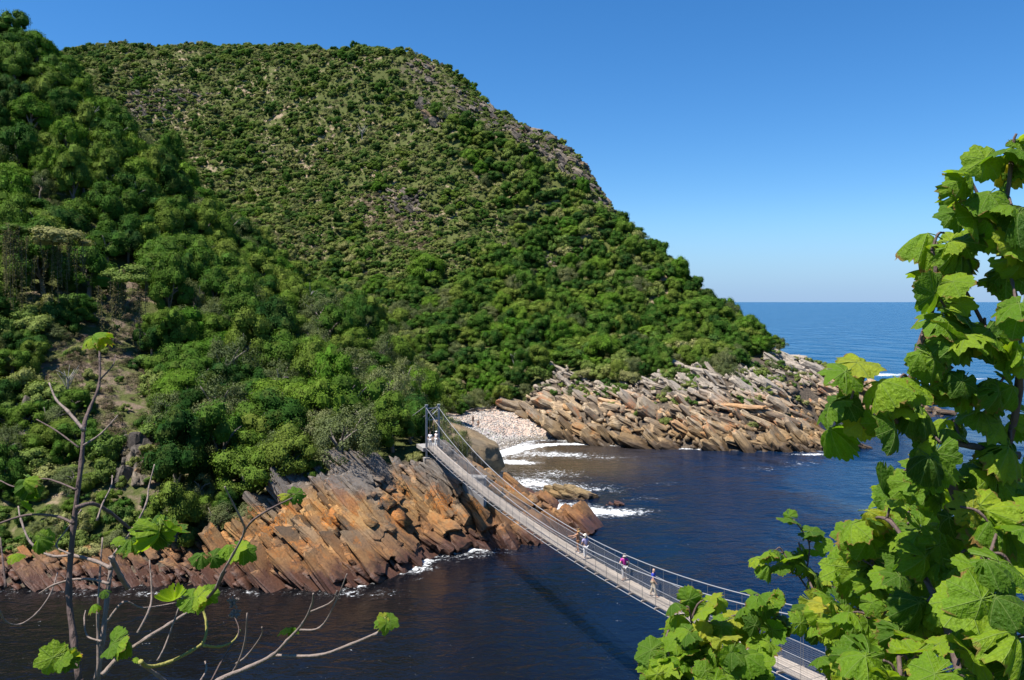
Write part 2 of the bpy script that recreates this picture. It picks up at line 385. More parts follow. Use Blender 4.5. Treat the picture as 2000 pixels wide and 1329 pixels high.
# near bank under the camera
bx, by = np.meshgrid(np.arange(-90, 91, 1.5), np.arange(-40, 52, 1.5))
def bankz(x, y):
    y = np.asarray(y, float); x = np.asarray(x, float)
    return np.where(y < 0.8, 27.25 + np.sin(x * 0.4 + y * .3) * 0.1, 27.25 - 0.70 * (y - 0.8) + np.sin(x * 0.35) * 0.25 * np.clip(y / 10, 0, 1))
bzv = bankz(bx, by)
bm_ = grid_mesh('near_bank', bx, by, bzv)
add_attr(bm_, 'rock', np.clip((4 - bzv) / 3, 0, 1)); add_attr(bm_, 'bare', bzv * 0)
tag(mobj('near_bank', bm_, M['ground']), kind='structure')

# ------------------------------------------------------------------ water
def graded(a, b, step, far, g=1.06):
    mid = list(np.arange(a, b, step)); lo, hi = [], []
    s, x = step, a
    while x > -far: s *= g * 1.1; x -= s; lo.append(x)
    s, x = step, mid[-1]
    while x < far: s *= g; x += s; hi.append(x)
    return np.array(lo[::-1] + mid + hi)
wx = graded(-75, 150, 0.9, 90000, 1.12); wy_hi = graded(58, 345, 0.9, 90000, 1.09)
wy = wy_hi[wy_hi > -30]
WX, WY = np.meshgrid(wx, wy)
tz = hz(WX, WY)
inside = (WX > GX0) & (WX < 188) & (WY > GY0) & (WY < 528)
tz = np.where(inside, tz, -9)
WPX, WPY = proj(WX, np.maximum(WY, 1), 0 * WX)
edge = np.exp(-((tz + 0.25) / 0.55) ** 2)
def blob(px, py, rx, ry, ang=0.0):
    """soft patch in metres round a point of the water surface"""
    D = HC * F / (py - HPY); cx = (px - 1000) / F * D
    c, s = math.cos(ang), math.sin(ang)
    u = ((WX - cx) * c + (WY - D) * s) / rx; v = (-(WX - cx) * s + (WY - D) * c) / ry
    return np.exp(-(u * u + v * v))
foam = edge * 0.36
foam += edge * np.clip(blob(1040, 880, 14, 16) * 1.2 + blob(1180, 870, 16, 5) * 1.0 + blob(880, 1075, 9, 4) * .9 + blob(790, 1110, 4, 6) * .8 + blob(1350, 878, 14, 4) * .7 + blob(1600, 885, 12, 4) * .8 + blob(740, 1150, 6, 3) * .6, 0, 1) * 0.35
for b in ((1050, 872, 6, 1.3, .55, 1.0), (1000, 902, 2.6, 2.0, 0, 1.0), (1030, 905, 3, 1.2, .1, .9), (1120, 868, 7, 1.2, .0, .95), (1200, 862, 6, 1.5, -.1, .9), (1040, 945, 6, 4.0, -.6, .66), (1085, 985, 6, 2.6, -.4, .68), (1150, 1000, 5, 2.6, 0, .66), (1030, 885, 7, 6, 0, .5), (1080, 925, 7, 5, 0, .42), (1160, 955, 6, 4, 0, .42), (1230, 1002, 4.5, 2.4, .3, .5), (1265, 975, 4, 1.4, .2, .36),
          (1180, 895, 8, 3.0, .0, .36), (1110, 888, 6, 2.5, 0, .42), (1400, 876, 8, 1.0, 0, .85), (880, 1082, 6, 3.0, .1, .44), (700, 1158, 5, 2.0, 0, .3), (940, 1072, 5, 1.6, 0, .3), (300, 1160, 16, 1.0, 0, .42), (820, 1110, 1.6, 3, 0, .6), (1500, 915, 7, 3, 0, .28), (1560, 905, 6, 2.5, 0, .28), (1700, 835, 7, 2.5, 0, .7), (1600, 888, 6, 1.2, 0, .8), (1310, 945, 4, 1.5, 0, .28),
          (1480, 633, 22, 16, 0, 1.0), (1520, 644, 60, 6, 0, .45), (1708, 732, 16, 7, 0, 1.1), (1800, 748, 14, 6, 0, 1.0), (1640, 640, 60, 6, 0, .4), (1880, 740, 12, 5, 0, .9), (1640, 655, 40, 4, 0, .42), (1560, 668, 25, 3, 0, .45)):
    foam += blob(*b[:5]) * (b[5] * 1.1 if b[5] > .8 else b[5] * 1.35)
sea_sky_tint = np.clip((WX * 0.9 + (WY - 60) * 0.25 + 8) / 70, 0, 1) * 0.5  # river turns navy to the right: sky reflection put into the base colour
sea_sky_tint = np.maximum(sea_sky_tint, np.clip((WY - 170 - 0.5 * np.clip(60 - WX, -60, 200)) / 120, 0, 1))
sea_sky_tint = np.where(WY > 330, 1, sea_sky_tint)
murk = 0.6 * np.clip(np.exp(-((tz + 0.8) / 2.2) ** 2) * np.clip(blob(1090, 890, 16, 22) + blob(1200, 900, 20, 10) * .8, 0, 1) + blob(1130, 910, 12, 10) * .35, 0, 1)
wm = grid_mesh('water', WX, WY, WX * 0)
add_attr(wm, 'foam', np.clip(foam, 0, 1.2)); add_attr(wm, 'sea', sea_sky_tint); add_attr(wm, 'murk', murk)
t = NT('water'); pos = t.pos()
fo = t.n('Attribute', attribute_name='foam', out=2); se = t.n('Attribute', attribute_name='sea', out=2); mu = t.n('Attribute', attribute_name='murk', out=2)
w1 = t.noise(t.scalevec(pos, (0.7, 1.25, 1)), 0.55, 3, 0.5, 0.6)
w2 = t.noise(t.scalevec(pos, (0.8, 1.3, 1)), 2.3, 3, 0.55, 0.4)
w3 = t.noise(t.scalevec(pos, (0.35, 1, 1)), 0.11, 4, 0.55, 0.3)
w4 = t.noise(t.scalevec(pos, (0.3, 1, 1)), 0.018, 3, 0.5)
hgt = t.math('ADD', t.math('ADD', t.math('MULTIPLY', w1, 0.5), t.math('MULTIPLY', w2, 0.16)), t.math('MULTIPLY', t.math('ADD', t.math('MULTIPLY', w3, 2.0), t.math('MULTIPLY', w4, 3.0)), se))
nrm = t.bump(t.math('MULTIPLY', hgt, t.math('ADD', 0.35, t.smooth(t.noise(t.scalevec(pos, (1, .6, 1)), 0.045, 3), 0.35, 0.65))), 0.95, t.math('ADD', 0.36, t.math('MULTIPLY', se, 0.6)))
base = t.ramp(se, [(0, (0.0045, 0.0045, 0.0055)), (0.08, (0.003, 0.0045, 0.009)), (0.25, (0.001, 0.007, 0.023)), (0.5, (0.0005, 0.011, 0.036)), (1, (0.003, 0.056, 0.135))])  # middle stops paint the river's reflected sky blue, last stop is open sea
base = t.mix(mu, base, (0.085, 0.055, 0.016))
base = t.mix(t.math('MULTIPLY', t.smooth(se, 0.6, 1.0), t.smooth(w3, 0.5, 0.72)), base, (0.002, 0.045, 0.115))
wat = t.n('BsdfPrincipled', {'Base Color': base, 'Roughness': t.math('ADD', 0.07, t.math('MULTIPLY', se, 0.16)), 'IOR': 1.333, 'Normal': nrm})
f1 = t.noise(pos, 0.8, 5, 0.65, 1.6); f2 = t.noise(pos, 3.6, 6, 0.78, 1.2)
fn = t.math('ADD', t.math('MULTIPLY', f1, 0.5), t.math('MULTIPLY', f2, 0.5))
ff = t.math('MULTIPLY', t.smooth(t.math('ADD', fo, t.math('MULTIPLY', t.math('SUBTRACT', fn, 0.5), 4.6)), 0.55, 1.2), 0.96)
foamsh = t.n('BsdfPrincipled', {'Base Color': (0.80, 0.82, 0.82, 1), 'Roughness': 0.9, 'Normal': t.bump(f2, 0.6, 0.15)})
M['water'] = t.done(t.n('MixShader', {0: ff, 1: wat, 2: foamsh}))
tag(mobj('water', wm, M['water']), kind='structure')

# ------------------------------------------------------------------ rocks
def slab_mesh(seed, cuts=3, amp=0.10, rnd=0.12):
    bm = bmesh.new(); bmesh.ops.create_cube(bm, size=1.0)
    bmesh.ops.subdivide_edges(bm, edges=bm.edges[:], cuts=cuts, use_grid_fill=True)
    o = Vector((seed * 3.7, seed * 1.3, seed * 9.1)); rr = random.Random(seed)
    sk = [rr.uniform(-.22, .22) for _ in range(6)]
    for v in bm.verts:
        c = v.co.copy()
        r = max(abs(c.x), abs(c.y), abs(c.z)) / max(c.length, 1e-6)
        k = 1 - rnd + rnd * r * 1.15
        q = c * k
        n = mnoise.noise_vector(q * 2.3 + o)
        st = math.floor((mnoise.noise(q * 1.6 + o * 2) + 1) * 3) / 3 - 0.9
        q += n * amp + c * st * 0.16
        q.x *= 1 + sk[0] * c.y + sk[1] * c.z; q.y *= 1 + sk[2] * c.x + sk[3] * c.z; q.z *= 1 + sk[4] * c.x * 1.4 + sk[5] * c.y
        v.co = q
    m = bpy.data.meshes.new('rock_slab'); bm.to_mesh(m); bm.free()
    return m
SLABS = {}
for nm in ('rock_cliff', 'rock_head', 'rock_grey', 'rock_boulder'):
    SLABS[nm] = []
    for k in range(9):
        m = slab_mesh(k + 1 + len(nm), cuts=4, amp=0.10 if nm == 'rock_cliff' else 0.15, rnd=0.14 if nm == 'rock_cliff' else 0.3); m.materials.append(M[nm]); SLABS[nm].append(m)

def frame_from(L, up=Vector((0.25, 0.95, 0.1)), jit=0.0, rr=R):
    L = (Vector(L).normalized() + Vector((rr.gauss(0, jit), rr.gauss(0, jit), rr.gauss(0, jit)))).normalized()
    S_ = (up - L * up.dot(L)).normalized(); S_ = (S_ + Vector((rr.gauss(0, jit), rr.gauss(0, jit), rr.gauss(0, jit))) * .6)
    S_ = (S_ - L * S_.dot(L)).normalized()
    N_ = L.cross(S_)
    if N_.z < 0: N_ = -N_; S_ = -S_
    return L, S_, N_

def slab_matrix(c, ax, size):
    m = Matrix.Identity(4)
    for i in range(3):
        for j in range(3): m[j][i] = ax[i][j] * size[i]
        m[i][3] = c[i]
    return m

def joined_bits(name, mats, mat, parent, rr):
    """many small stones in one mesh"""
    protos = []
    for k in range(5):
        m = slab_mesh(40 + k, cuts=1, amp=0.14, rnd=0.15)
        co = np.array([v.co for v in m.vertices]); fc = np.array([p.vertices for p in m.polygons]); protos.append((co, fc)); bpy.data.meshes.remove(m)
    V, Fc, b = [], [], 0
    for mt in mats:
        co, fc = protos[rr.randrange(5)]
        A_ = np.array(mt); V.append(co @ A_[:3, :3].T + A_[:3, 3]); Fc.append(fc + b); b += len(co)
    V = np.concatenate(V); Fc = np.concatenate(Fc)
    m = bpy.data.meshes.new(name); m.vertices.add(len(V)); m.vertices.foreach_set('co', V.ravel().astype(np.float32))
    m.loops.add(Fc.size); m.loops.foreach_set('vertex_index', Fc.ravel().astype(np.int32))
    m.polygons.add(len(Fc)); m.polygons.foreach_set('loop_start', np.arange(0, Fc.size, 4, dtype=np.int32)); m.update(calc_edges=True)
    return tag(mobj(name, m, mat, parent), kind='stuff')

def rock_field(name, label, poly, bounds, mat, L, nbig, nsmall, size, small, jit, seed, ycond=None, zmin=-0.6, zmax=999, sink=0.5, lift=0.34, up=Vector((0.25, 0.95, 0.1)), sizef=None):
    rr = random.Random(seed)
    root = empty(name); tag(root, label, 'rock outcrop')
    x0, x1, y0, y1 = bounds
    g_ = np.random.default_rng(seed); n0 = 400000 if (x1 - x0) > 200 else 60000
    xs, ys = g_.uniform(x0, x1, n0), g_.uniform(y0, y1, n0); zs = hz(xs, ys); a_, b_ = proj(xs, ys, zs)
    k_ = inpoly(a_, b_, poly) & (zs > zmin) & (zs < zmax)
    pts = []
    for x, y, z in zip(xs[k_].tolist(), ys[k_].tolist(), zs[k_].tolist()):
        if ycond and not ycond(x, y, z): continue
        if len(pts) < nbig:
            if any((x - a) ** 2 + (y - b) ** 2 + (z - c) ** 2 < (size[0][0] * 0.34) ** 2 for a, b, c in pts): continue
        pts.append((x, y, z))
        if len(pts) >= nbig + nsmall: break
    root.location = (sum(p[0] for p in pts) / len(pts), sum(p[1] for p in pts) / len(pts), 0)
    inv = Matrix.Translation(root.location).inverted()
    bits = []
    for i, (x, y, z) in enumerate(pts):
        big = i < nbig
        s = size if big else small
        k = sizef(x, y, z) if sizef else 1.0
        k *= rr.choice((0.55, 0.8, 1.0, 1.0, 1.3, 1.6))
        sz = tuple(rr.uniform(*a) * k for a in s)
        ax = frame_from(L(x, y, z) if callable(L) else L, up, jit if big else jit * 2, rr)
        c = Vector((x, y, z + lift + rr.uniform(-sink, sink * 1.4) * max(sz[2], .6)))
        mt = inv @ slab_matrix(c, ax, sz)
        if big:
            o = bpy.data.objects.new('rock_slab', SLABS[mat][rr.randrange(9)]); link(o, root); o.matrix_local = mt
        else: bits.append(mt)
    if bits: joined_bits('rock_rubble', bits, M[mat + '_bits'], root, rr)
    return root

def cliffL(x, y, z):
    if x < -32: return (0.74, -0.40, -0.54)
    return (0.74, -0.28, -0.64)
rock_field('strata_cliff', 'steep cliff of tilted orange and ochre rock layers above the dark river', POLY['cliff'], (-58, -8.5, 77, 100), 'rock_cliff', cliffL, 300, 620,
           ((2.3, 6.0), (1.1, 2.2), (0.24, 0.62)), ((0.8, 2.6), (0.6, 1.3), (0.14, 0.36)), 0.06, 3, sink=0.95, lift=0.2, ycond=lambda x, y, z: not (z > 5.5 and x < -26), sizef=lambda x, y, z: 0.62 if x < -31 else (0.8 if x < -27 else 1.0))
rock_field('bridge_ridge_rocks', 'low ridge of jumbled ochre rock under the far end of the footbridge', POLY['cliff'] , (-10, 11.5, 92, 103.5), 'rock_cliff', (0.72, -0.35, -0.6), 150, 220,
           ((1.4, 3.4), (1.0, 2.2), (0.45, 1.0)), ((0.6, 1.4), (0.5, 1.0), (0.2, 0.5)), 0.16, 4, ycond=lambda x, y, z: z < 10.2)
rock_field('ridge_back_rocks', 'orange topped rocks sloping to the water beyond the footbridge deck', [(850, 860), (930, 880), (990, 930), (1190, 1025), (1180, 1045), (1000, 1000), (880, 930)], (-12, 13, 100, 122), 'rock_cliff', (0.8, -0.2, -0.5), 90, 160,
           ((1.4, 3.2), (1.0, 2.0), (0.5, 1.0)), ((0.5, 1.2), (0.4, 0.9), (0.2, 0.5)), 0.16, 5)
rock_field('headland_rocks', 'broad bank of tan layered boulders along the cove beside the pebble beach', POLY['head'], (0, 66, 152, 198), 'rock_head', (0.82, -0.22, -0.50), 300, 900,
           ((2.6, 6.0), (1.6, 3.0), (0.55, 1.35)), ((0.6, 1.9), (0.5, 1.2), (0.25, 0.65)), 0.17, 6, ycond=lambda x, y, z: not (z > 13.5 and x < 45), sizef=lambda x, y, z: 1.0 if z < 7 else 0.75)
rock_field('point_rocks', 'reddish low rocks of the headland tip facing the open sea', [(1490, 685), (1600, 710), (1720, 752), (1950, 785), (1950, 835), (1600, 832), (1530, 800), (1500, 740)], (55, 135, 186, 262), 'rock_head', (0.85, -0.25, -0.40), 190, 420,
           ((2.4, 5.0), (1.6, 3.0), (0.6, 1.3)), ((0.8, 2.2), (0.6, 1.5), (0.3, 0.8)), 0.18, 8)
# crags on the skyline and the pale outcrops in the scrub
CR = [('grey crag on the skyline crest beside the orange bare patch', [(800, 120), (850, 125), (850, 170), (800, 165)], 34, 1.7), ('dark jagged crag below the skyline crest, above the green forest edge', [(815, 185), (890, 225), (880, 260), (815, 225)], 30, 1.9),
      ('rocky shoulder high on the right skyline of the hill', [(880, 165), (960, 210), (1010, 255), (960, 265), (900, 215)], 60, 1.5), ('layered rock band halfway down the right skyline', [(990, 238), (1085, 272), (1130, 330), (1060, 320), (1000, 275)], 90, 1.6),
      ('steep bare rock edge low on the right skyline above the trees', [(1085, 275), (1140, 318), (1215, 435), (1180, 420), (1100, 350)], 90, 1.6), ('pale rock scar on the upper left of the main hill', POLY['bare2'], 38, 1.3),
      ('brown rock scar in the middle of the hill face', [(740, 375), (830, 375), (830, 420), (750, 410)], 26, 1.3), ('small reddish rock outcrop among trees on the right flank', [(1045, 505), (1085, 500), (1090, 545), (1060, 545)], 14, 1.5)]
for i, (lab, poly, n, sz) in enumerate(CR):
    rock_field('hill_crag', lab, poly, (-220, 60, 230, 445), 'rock_grey', (0.75, -0.2, -0.6), int(n * 2.0) if i < 5 else n, n * 4, ((1.0 * sz, 2.4 * sz), (.8 * sz, 1.5 * sz), (0.4 * sz, 1.0 * sz)), ((0.7, 1.6), (0.5, 1.2), (0.4, 0.8)), 0.2, 20 + i, sink=0.35)
# white rock faces low on the left slope
rock_field('pale_outcrop', 'pale weathered rock face showing among the bushes at far left', [(30, 810), (75, 800), (75, 900), (30, 900)], (-75, -45, 85, 130), 'rock_grey', (0.3, -0.5, -0.8), 14, 10, ((1.2, 2.4), (1, 1.6), (0.6, 1.0)), ((0.5, 1), (0.4, .8), (0.3, 0.6)), 0.15, 41, sink=0.5)
rock_field('pale_outcrop', 'white scree strip in the gap between bushes left of the cliff', [(235, 850), (290, 860), (285, 960), (245, 950)], (-60, -35, 82, 115), 'rock_grey', (0.3, -0.5, -0.8), 16, 40, ((1.0, 2.0), (0.8, 1.4), (0.4, 0.8)), ((0.4, 1), (0.3, .8), (0.2, 0.5)), 0.15, 42, sink=0.3)

def boulder(name, label, c, size, mat, seed, rot=(0, 0, 0), rnd=0.55, amp=0.16, sub=5):
    bm = bmesh.new(); bmesh.ops.create_cube(bm, size=1.0)
    bmesh.ops.subdivide_edges(bm, edges=bm.edges[:], cuts=sub * 2, use_grid_fill=True)
    o = Vector((seed * 2.1, seed * 5.3, seed))
    for v in bm.verts:
        d = v.co.copy(); r = 0.5 / max(abs(d.x), abs(d.y), abs(d.z)) if d.length else 1
        s = d.normalized() * 0.56
        q = d.lerp(s, rnd)
        q += mnoise.noise_vector(q * 1.6 + o) * amp + mnoise.noise_vector(q * 5 + o) * amp * 0.3
        lay = mnoise.noise(Vector((q.x * .8, q.y * .8, q.z * 7)) + o)
        q.x += math.copysign(0.03, q.x) * lay; q.y += math.copysign(0.03, q.y) * lay
        v.co = q
    m = bpy.data.meshes.new(name); bm.to_mesh(m); bm.free()
    m.polygons.foreach_set('use_smooth', [True] * len(m.polygons))
    ob = mobj(name, m, M[mat]); ob.location = c; ob.rotation_euler = rot; ob.scale = size
    return tag(ob, label, 'boulder')
boulder('boulder', 'huge rounded brown boulder between the footbridge tower and the pebble beach', (-9.3, 132, 4.3), (15.0, 9.0, 7.0), 'rock_boulder', 3, (0.0, 0.30, -0.25), rnd=0.6, amp=0.13)
boulder('boulder', 'small rounded boulder beside the huge brown one near the tower', (-12.2, 126, 5.2), (3.2, 3.0, 3.2), 'rock_boulder', 5, (0.2, 0.2, 0.4))
def islet(label, cx_, cy_, rx, ry, h, n, seed, rot=-0.2, mat='rock_boulder'):
    rr = random.Random(seed); root = empty('islet_rock', (cx_, cy_, 0), rot); tag(root, label, 'rock')
    for k in range(n):
        a = rr.uniform(0, 6.28); q = math.sqrt(rr.random()); x, y = q * rx * math.cos(a), q * ry * math.sin(a)
        sz = (rr.uniform(.5, 1.0) * rx * .8, rr.uniform(.5, 1) * ry * .8, rr.uniform(.35, .7) * h)
        o = bpy.data.objects.new('rock_slab', SLABS[mat][rr.randrange(9)]); link(o, root)
        o.matrix_local = slab_matrix(Vector((x, y, h * (1 - q * q) * .55 - .25)), frame_from((0.93, -0.05, -0.28), jit=.1, rr=rr), sz)
    return root
islet('low flat brown rock island ringed by foam', 8.1, 118.6, 4.0, 1.7, 2.2, 22, 7)
islet('small orange rock tip poking out of the foamy water', 15.0, 113.6, 1.5, 0.8, 0.9, 7, 9, mat='rock_cliff')
islet('low brown rock at the waterline off the headland', 66.5, 157.5, 4.5, 1.8, 1.9, 14, 11, 0.1, 'rock_head')

# ------------------------------------------------------------------ beach
bxs, bys = np.meshgrid(np.arange(-32, 14, 0.8), np.arange(138, 190, 0.8))
bz0 = hz(bxs, bys) + 0.06
bpx, bpy_ = proj(bxs, bys, bz0)
inb = inpoly(bpx, bpy_, [(790, 806), (880, 806), (1010, 790), (1125, 862), (975, 915), (860, 880), (795, 885)])
ny, nx = bxs.shape; idx = -np.ones(bxs.shape, int); V, Fc = [], []
for j in range(ny - 1):
    for i in range(nx - 1):
        if inb[j, i]:
            q = []
            for a, b in ((j, i), (j, i + 1), (j + 1, i + 1), (j + 1, i)):
                if idx[a, b] < 0: idx[a, b] = len(V); V.append((bxs[a, b], bys[a, b], bz0[a, b]))
                q.append(idx[a, b])
            Fc.append(q)
t = NT('beach_pebbles'); pos = t.pos()
vor = t.n('TexVoronoi', {'Vector': pos, 'Scale': 3.2}, out=None)
z = t.n('SeparateXYZ', {0: pos}, out=2)
yy = t.n('SeparateXYZ', {0: pos}, out=1)
c1 = t.mix(0.35, (0.3360, 0.3040, 0.2640), vor.outputs[1])
c1 = t.mix(0.75, c1, (0.3680, 0.3360, 0.2960))
c2 = t.mix(t.smooth(t.noise(pos, 0.3, 4), 0.4, 0.6), (0.4000, 0.2880, 0.2240), (0.4640, 0.3680, 0.2880))
col = t.mix(t.smooth(t.math('ADD', yy, t.math('MULTIPLY', t.noise(pos, 0.25, 3), 6.0)), 169, 172), c1, c2)
col = t.mix(t.math('SUBTRACT', 1.0, t.smooth(z, 0.15, 0.9)), col, (0.1360, 0.1120, 0.0800))
M['beach'] = t.done(t.n('BsdfPrincipled', {'Base Color': col, 'Roughness': 0.85, 'Normal': t.bump(vor.outputs[0], 0.7, 0.15)}))
beach = tag(mobj('beach', mesh_from('beach', V, Fc, True), M['beach']), kind='structure')
def peb_mat(nm, stops):
    t = NT(nm); isl = t.n('NewGeometry', out=8)
    return t.done(t.n('BsdfPrincipled', {'Base Color': t.ramp(isl, stops), 'Roughness': 0.8}))
M['pebble'] = peb_mat('pebble', [(0, (0.1200, 0.1050, 0.0900)), (0.4, (0.2850, 0.2550, 0.2250)), (0.7, (0.4125, 0.3750, 0.3375)), (1, (0.5100, 0.4650, 0.4200))])
rr = random.Random(77); ms = []
while len(ms) < 4200:
    x, y = rr.uniform(-30, 13), rr.uniform(140, 188); z = float(hz(x, y)); px, py = proj(x, y, z)
    if z > -0.05 and bool(inpoly(px, py, [(800, 812), (880, 812), (1005, 797), (1112, 862), (975, 910), (870, 880)])):
        s = rr.uniform(0.12, 0.3) * (1.6 if rr.random() < .04 else 1)
        ms.append(slab_matrix(Vector((x, y, z + 0.08)), frame_from((rr.gauss(0, 1), rr.gauss(0, 1), 0), jit=0.2, rr=rr), (s * 1.3, s, s * .7)))
tag(joined_bits('pebbles', ms, M['pebble'], None, rr), 'pale rounded pebbles covering the little cove beach', 'pebbles')

# driftwood along the top of the beach
def log(label, pts, r0, r1, rr, branches=2):
    root = empty('driftwood_log', pts[0]); tag(root, label, 'driftwood', 'driftwood at the top of the beach')
    o = Vector(pts[0]); P_ = [Vector(p) - o for p in pts]
    p, r = smooth_path(P_, [r0 + (r1 - r0) * k / (len(P_) - 1) for k in range(len(P_))], 4)
    v, f = tube(p, r, 7); trk = mobj('trunk', mesh_from('trunk', v, f, True), M['deadwood'], root)
    for b in range(branches):
        a = p[rr.randrange(len(p) // 3, len(p))]
        d = Vector((rr.gauss(0, 1), rr.gauss(0, .5), abs(rr.gauss(0.5, .5)))).normalized() * rr.uniform(0.8, 2.4)
        q, r2 = smooth_path([a, a + d * .5 + Vector((rr.gauss(0, .2), 0, rr.gauss(0, .2))), a + d], [r1 * 1.1, r1 * .7, r1 * .3], 3)
        v, f = tube(q, r2, 5); mobj('branch', mesh_from('branch', v, f, True), M['deadwood'], trk)
def onb(px, py, D, dz=0.2):
    x = (px - 1000) / F * D; return (x, D, float(hz(x, D)) + dz)
rr = random.Random(5)
log('long bleached driftwood trunk lying along the back of the beach', [onb(900, 0, 184), onb(935, 0, 184.5), onb(965, 0, 185)], 0.32, 0.2, rr, 3)
log('bare upright forked driftwood branch beside the footbridge tower', [onb(862, 0, 176), tuple(Vector(onb(870, 0, 176)) + Vector((0, 0, 1.6))), tuple(Vector(onb(890, 0, 176)) + Vector((0, 0, 4.2)))], 0.16, 0.08, rr, 2)
for k, (a, b, d, l) in enumerate(((968, 992, 185, 'tangled white driftwood limb at the foot of the bushes'), (985, 1008, 186, 'twisted white driftwood limb nearest the headland rocks'), (975, 1000, 183.5, 'thin grey driftwood pole lying in front of the white tangle'), (915, 945, 182, 'short grey driftwood log on the pinkish upper beach'))):
    log(l, [onb(a, 0, d), tuple(Vector(onb((a + b) / 2, 0, d)) + Vector((0, .3, 0.5))), onb(b, 0, d + 1, 0.5)], 0.2, 0.11, rr, 5)

# ------------------------------------------------------------------ trees and scrub
def rand_dirs(n, rg):
    d = rg.normal(size=(n, 3)); return d / np.linalg.norm(d, axis=1, keepdims=True)

def leaf_quads(pos, nrm, size, rg, aspect=0.6):
    n = len(pos)
    t1 = np.cross(nrm, rand_dirs(n, rg)); t1 /= np.linalg.norm(t1, axis=1, keepdims=True) + 1e-9
    t2 = np.cross(nrm, t1)
    s = (size * rg.uniform(0.65, 1.35, n))[:, None]
    a = t1 * s * 0.5; b = t2 * s * 0.5 * aspect
    bend = nrm * s * 0.12
    return np.stack([pos - a - bend, pos - b, pos + a - bend, pos + b], 1)

OCT = np.array([(math.cos(a) * math.cos(e), math.sin(a) * math.cos(e), math.sin(e)) for e in (-.9, 0, .9) for a in np.arange(6) * math.pi / 3] + [(0, 0, 1), (0, 0, -1)])
OCTF = np.array([(r_ * 6 + k, r_ * 6 + (k + 1) % 6, r_ * 6 + 6 + (k + 1) % 6, r_ * 6 + 6 + k) for r_ in (0, 1) for k in range(6)] + [(12 + k, 12 + (k + 1) % 6, 12 + (k + 2) % 6, 18) for k in (0, 2, 4)])
def crown_mesh(name, seed, nclump, nleaf, leaf, rz=0.8, zc=0.95, spread=1.0, clump=(0.24, 0.42), mat='leaf_green', low=-0.45, open_=0.0):
    rg = np.random.default_rng(seed); Q = []; core = []
    d = rand_dirs(nclump * 3, rg); d = d[d[:, 2] > low][:nclump]
    lob = rand_dirs(4, rg)
    for k in range(len(d)):
        c = d[k] * rg.uniform(0.5, 0.86) * (0.78 + 0.5 * np.max(lob @ d[k])) * spread
        c = c * np.array([1, 1, rz]) + np.array([0, 0, zc])
        r = rg.uniform(*clump)
        n = int(nleaf * (r / clump[1]) ** 1.5 * rg.uniform(0.8, 1.2)) + 8
        e = rand_dirs(n * 2, rg); e = e[(e[:, 2] > -0.55) & (e @ d[k] > -0.5)][:n]
        p = c + e * (r * rg.uniform(0.45 if open_ else 0.7, 1.06, len(e)))[:, None] * np.array([1, 1, 0.8])
        nn = e * 1.0 + d[k] * 0.35 + np.array([0, 0, 0.2]) + rg.normal(size=e.shape) * 0.36
        nn /= np.linalg.norm(nn, axis=1, keepdims=True)
        Q.append(leaf_quads(p, nn, leaf, rg))
        if not open_:
            oc = OCT * (r * 0.74) * np.array([1, 1, 0.8]) * rg.uniform(.85, 1.1, (len(OCT), 1)) + c      # solid core for the clump's inner foliage, added to block light and deepen shade
            core.append(oc[OCTF])
    if core: Q.append(np.concatenate(core))
    m = quads_mesh(name, np.concatenate(Q)); m.materials.append(M[mat])
    return m

def trunk_mesh(seed, mat='bark', h=1.0, r=0.085, limbs=5, spread=0.6, name='trunk'):
    rr = random.Random(seed); v, f = [], []
    top = Vector((rr.uniform(-.15, .15), rr.uniform(-.15, .15), h * 0.75))
    p, q = smooth_path([Vector((0, 0, -0.45)), Vector((rr.uniform(-.05, .05), rr.uniform(-.05, .05), h * .3)), top], [r * 1.25, r, r * .6], 4)
    tube(p, q, 6, v, f)
    for k in range(limbs):
        a = p[rr.randrange(len(p) // 2, len(p))]
        th = 2 * math.pi * (k + rr.random() * .6) / limbs
        e = Vector((math.cos(th) * spread, math.sin(th) * spread, h * rr.uniform(.85, 1.25)))
        p2, q2 = smooth_path([a, a.lerp(e, .5) + Vector((rr.uniform(-.08, .08), rr.uniform(-.08, .08), .06)), e], [r * .55, r * .38, r * .14], 3)
        tube(p2, q2, 5, v, f)
    m = mesh_from(name, v, f, True); m.materials.append(M[mat]); return m

CROWN = {
 'broad': [crown_mesh('crown', 100 + k, 30, 320, 0.062, rz=(0.85, 0.7, 1.0, 0.8, 0.6)[k], zc=0.72, clump=(0.18, 0.52), low=-0.7) for k in range(5)],
 'tall': [crown_mesh('crown', 120 + k, 34, 280, 0.062, rz=1.15, zc=0.95, spread=0.88, clump=(0.26, 0.46), low=-0.75) for k in range(3)],
 'bright': [crown_mesh('crown', 130 + k, 30, 320, 0.062, rz=0.85, zc=0.75, clump=(0.26, 0.48), mat='leaf_bright', low=-0.6) for k in range(2)],
 'olive': [crown_mesh('crown', 140 + k, 46, 170, 0.058, rz=0.8, zc=0.68, low=-0.7, clump=(0.2, 0.34), mat='leaf_grey', open_=1) for k in range(4)],
 'bush': [crown_mesh('foliage', 160 + k, 15, 150, 0.105, rz=(0.8, 0.95, 0.65, 1.1, 0.75)[k], zc=0.42, clump=(0.26, 0.5), mat='leaf_scrub', low=-0.35) for k in range(5)],
 'greybush': [crown_mesh('foliage', 170 + k, 14, 110, 0.10, rz=0.75, zc=0.4, clump=(0.28, 0.45), mat='leaf_grey', low=-0.2, open_=1) for k in range(2)],
 'dry': [crown_mesh('foliage', 180 + k, 12, 100, 0.10, rz=0.65, zc=0.35, clump=(0.25, 0.45), mat='leaf_dry', low=-0.2, open_=1) for k in range(2)],
}
TRUNK = [trunk_mesh(200 + k) for k in range(4)]

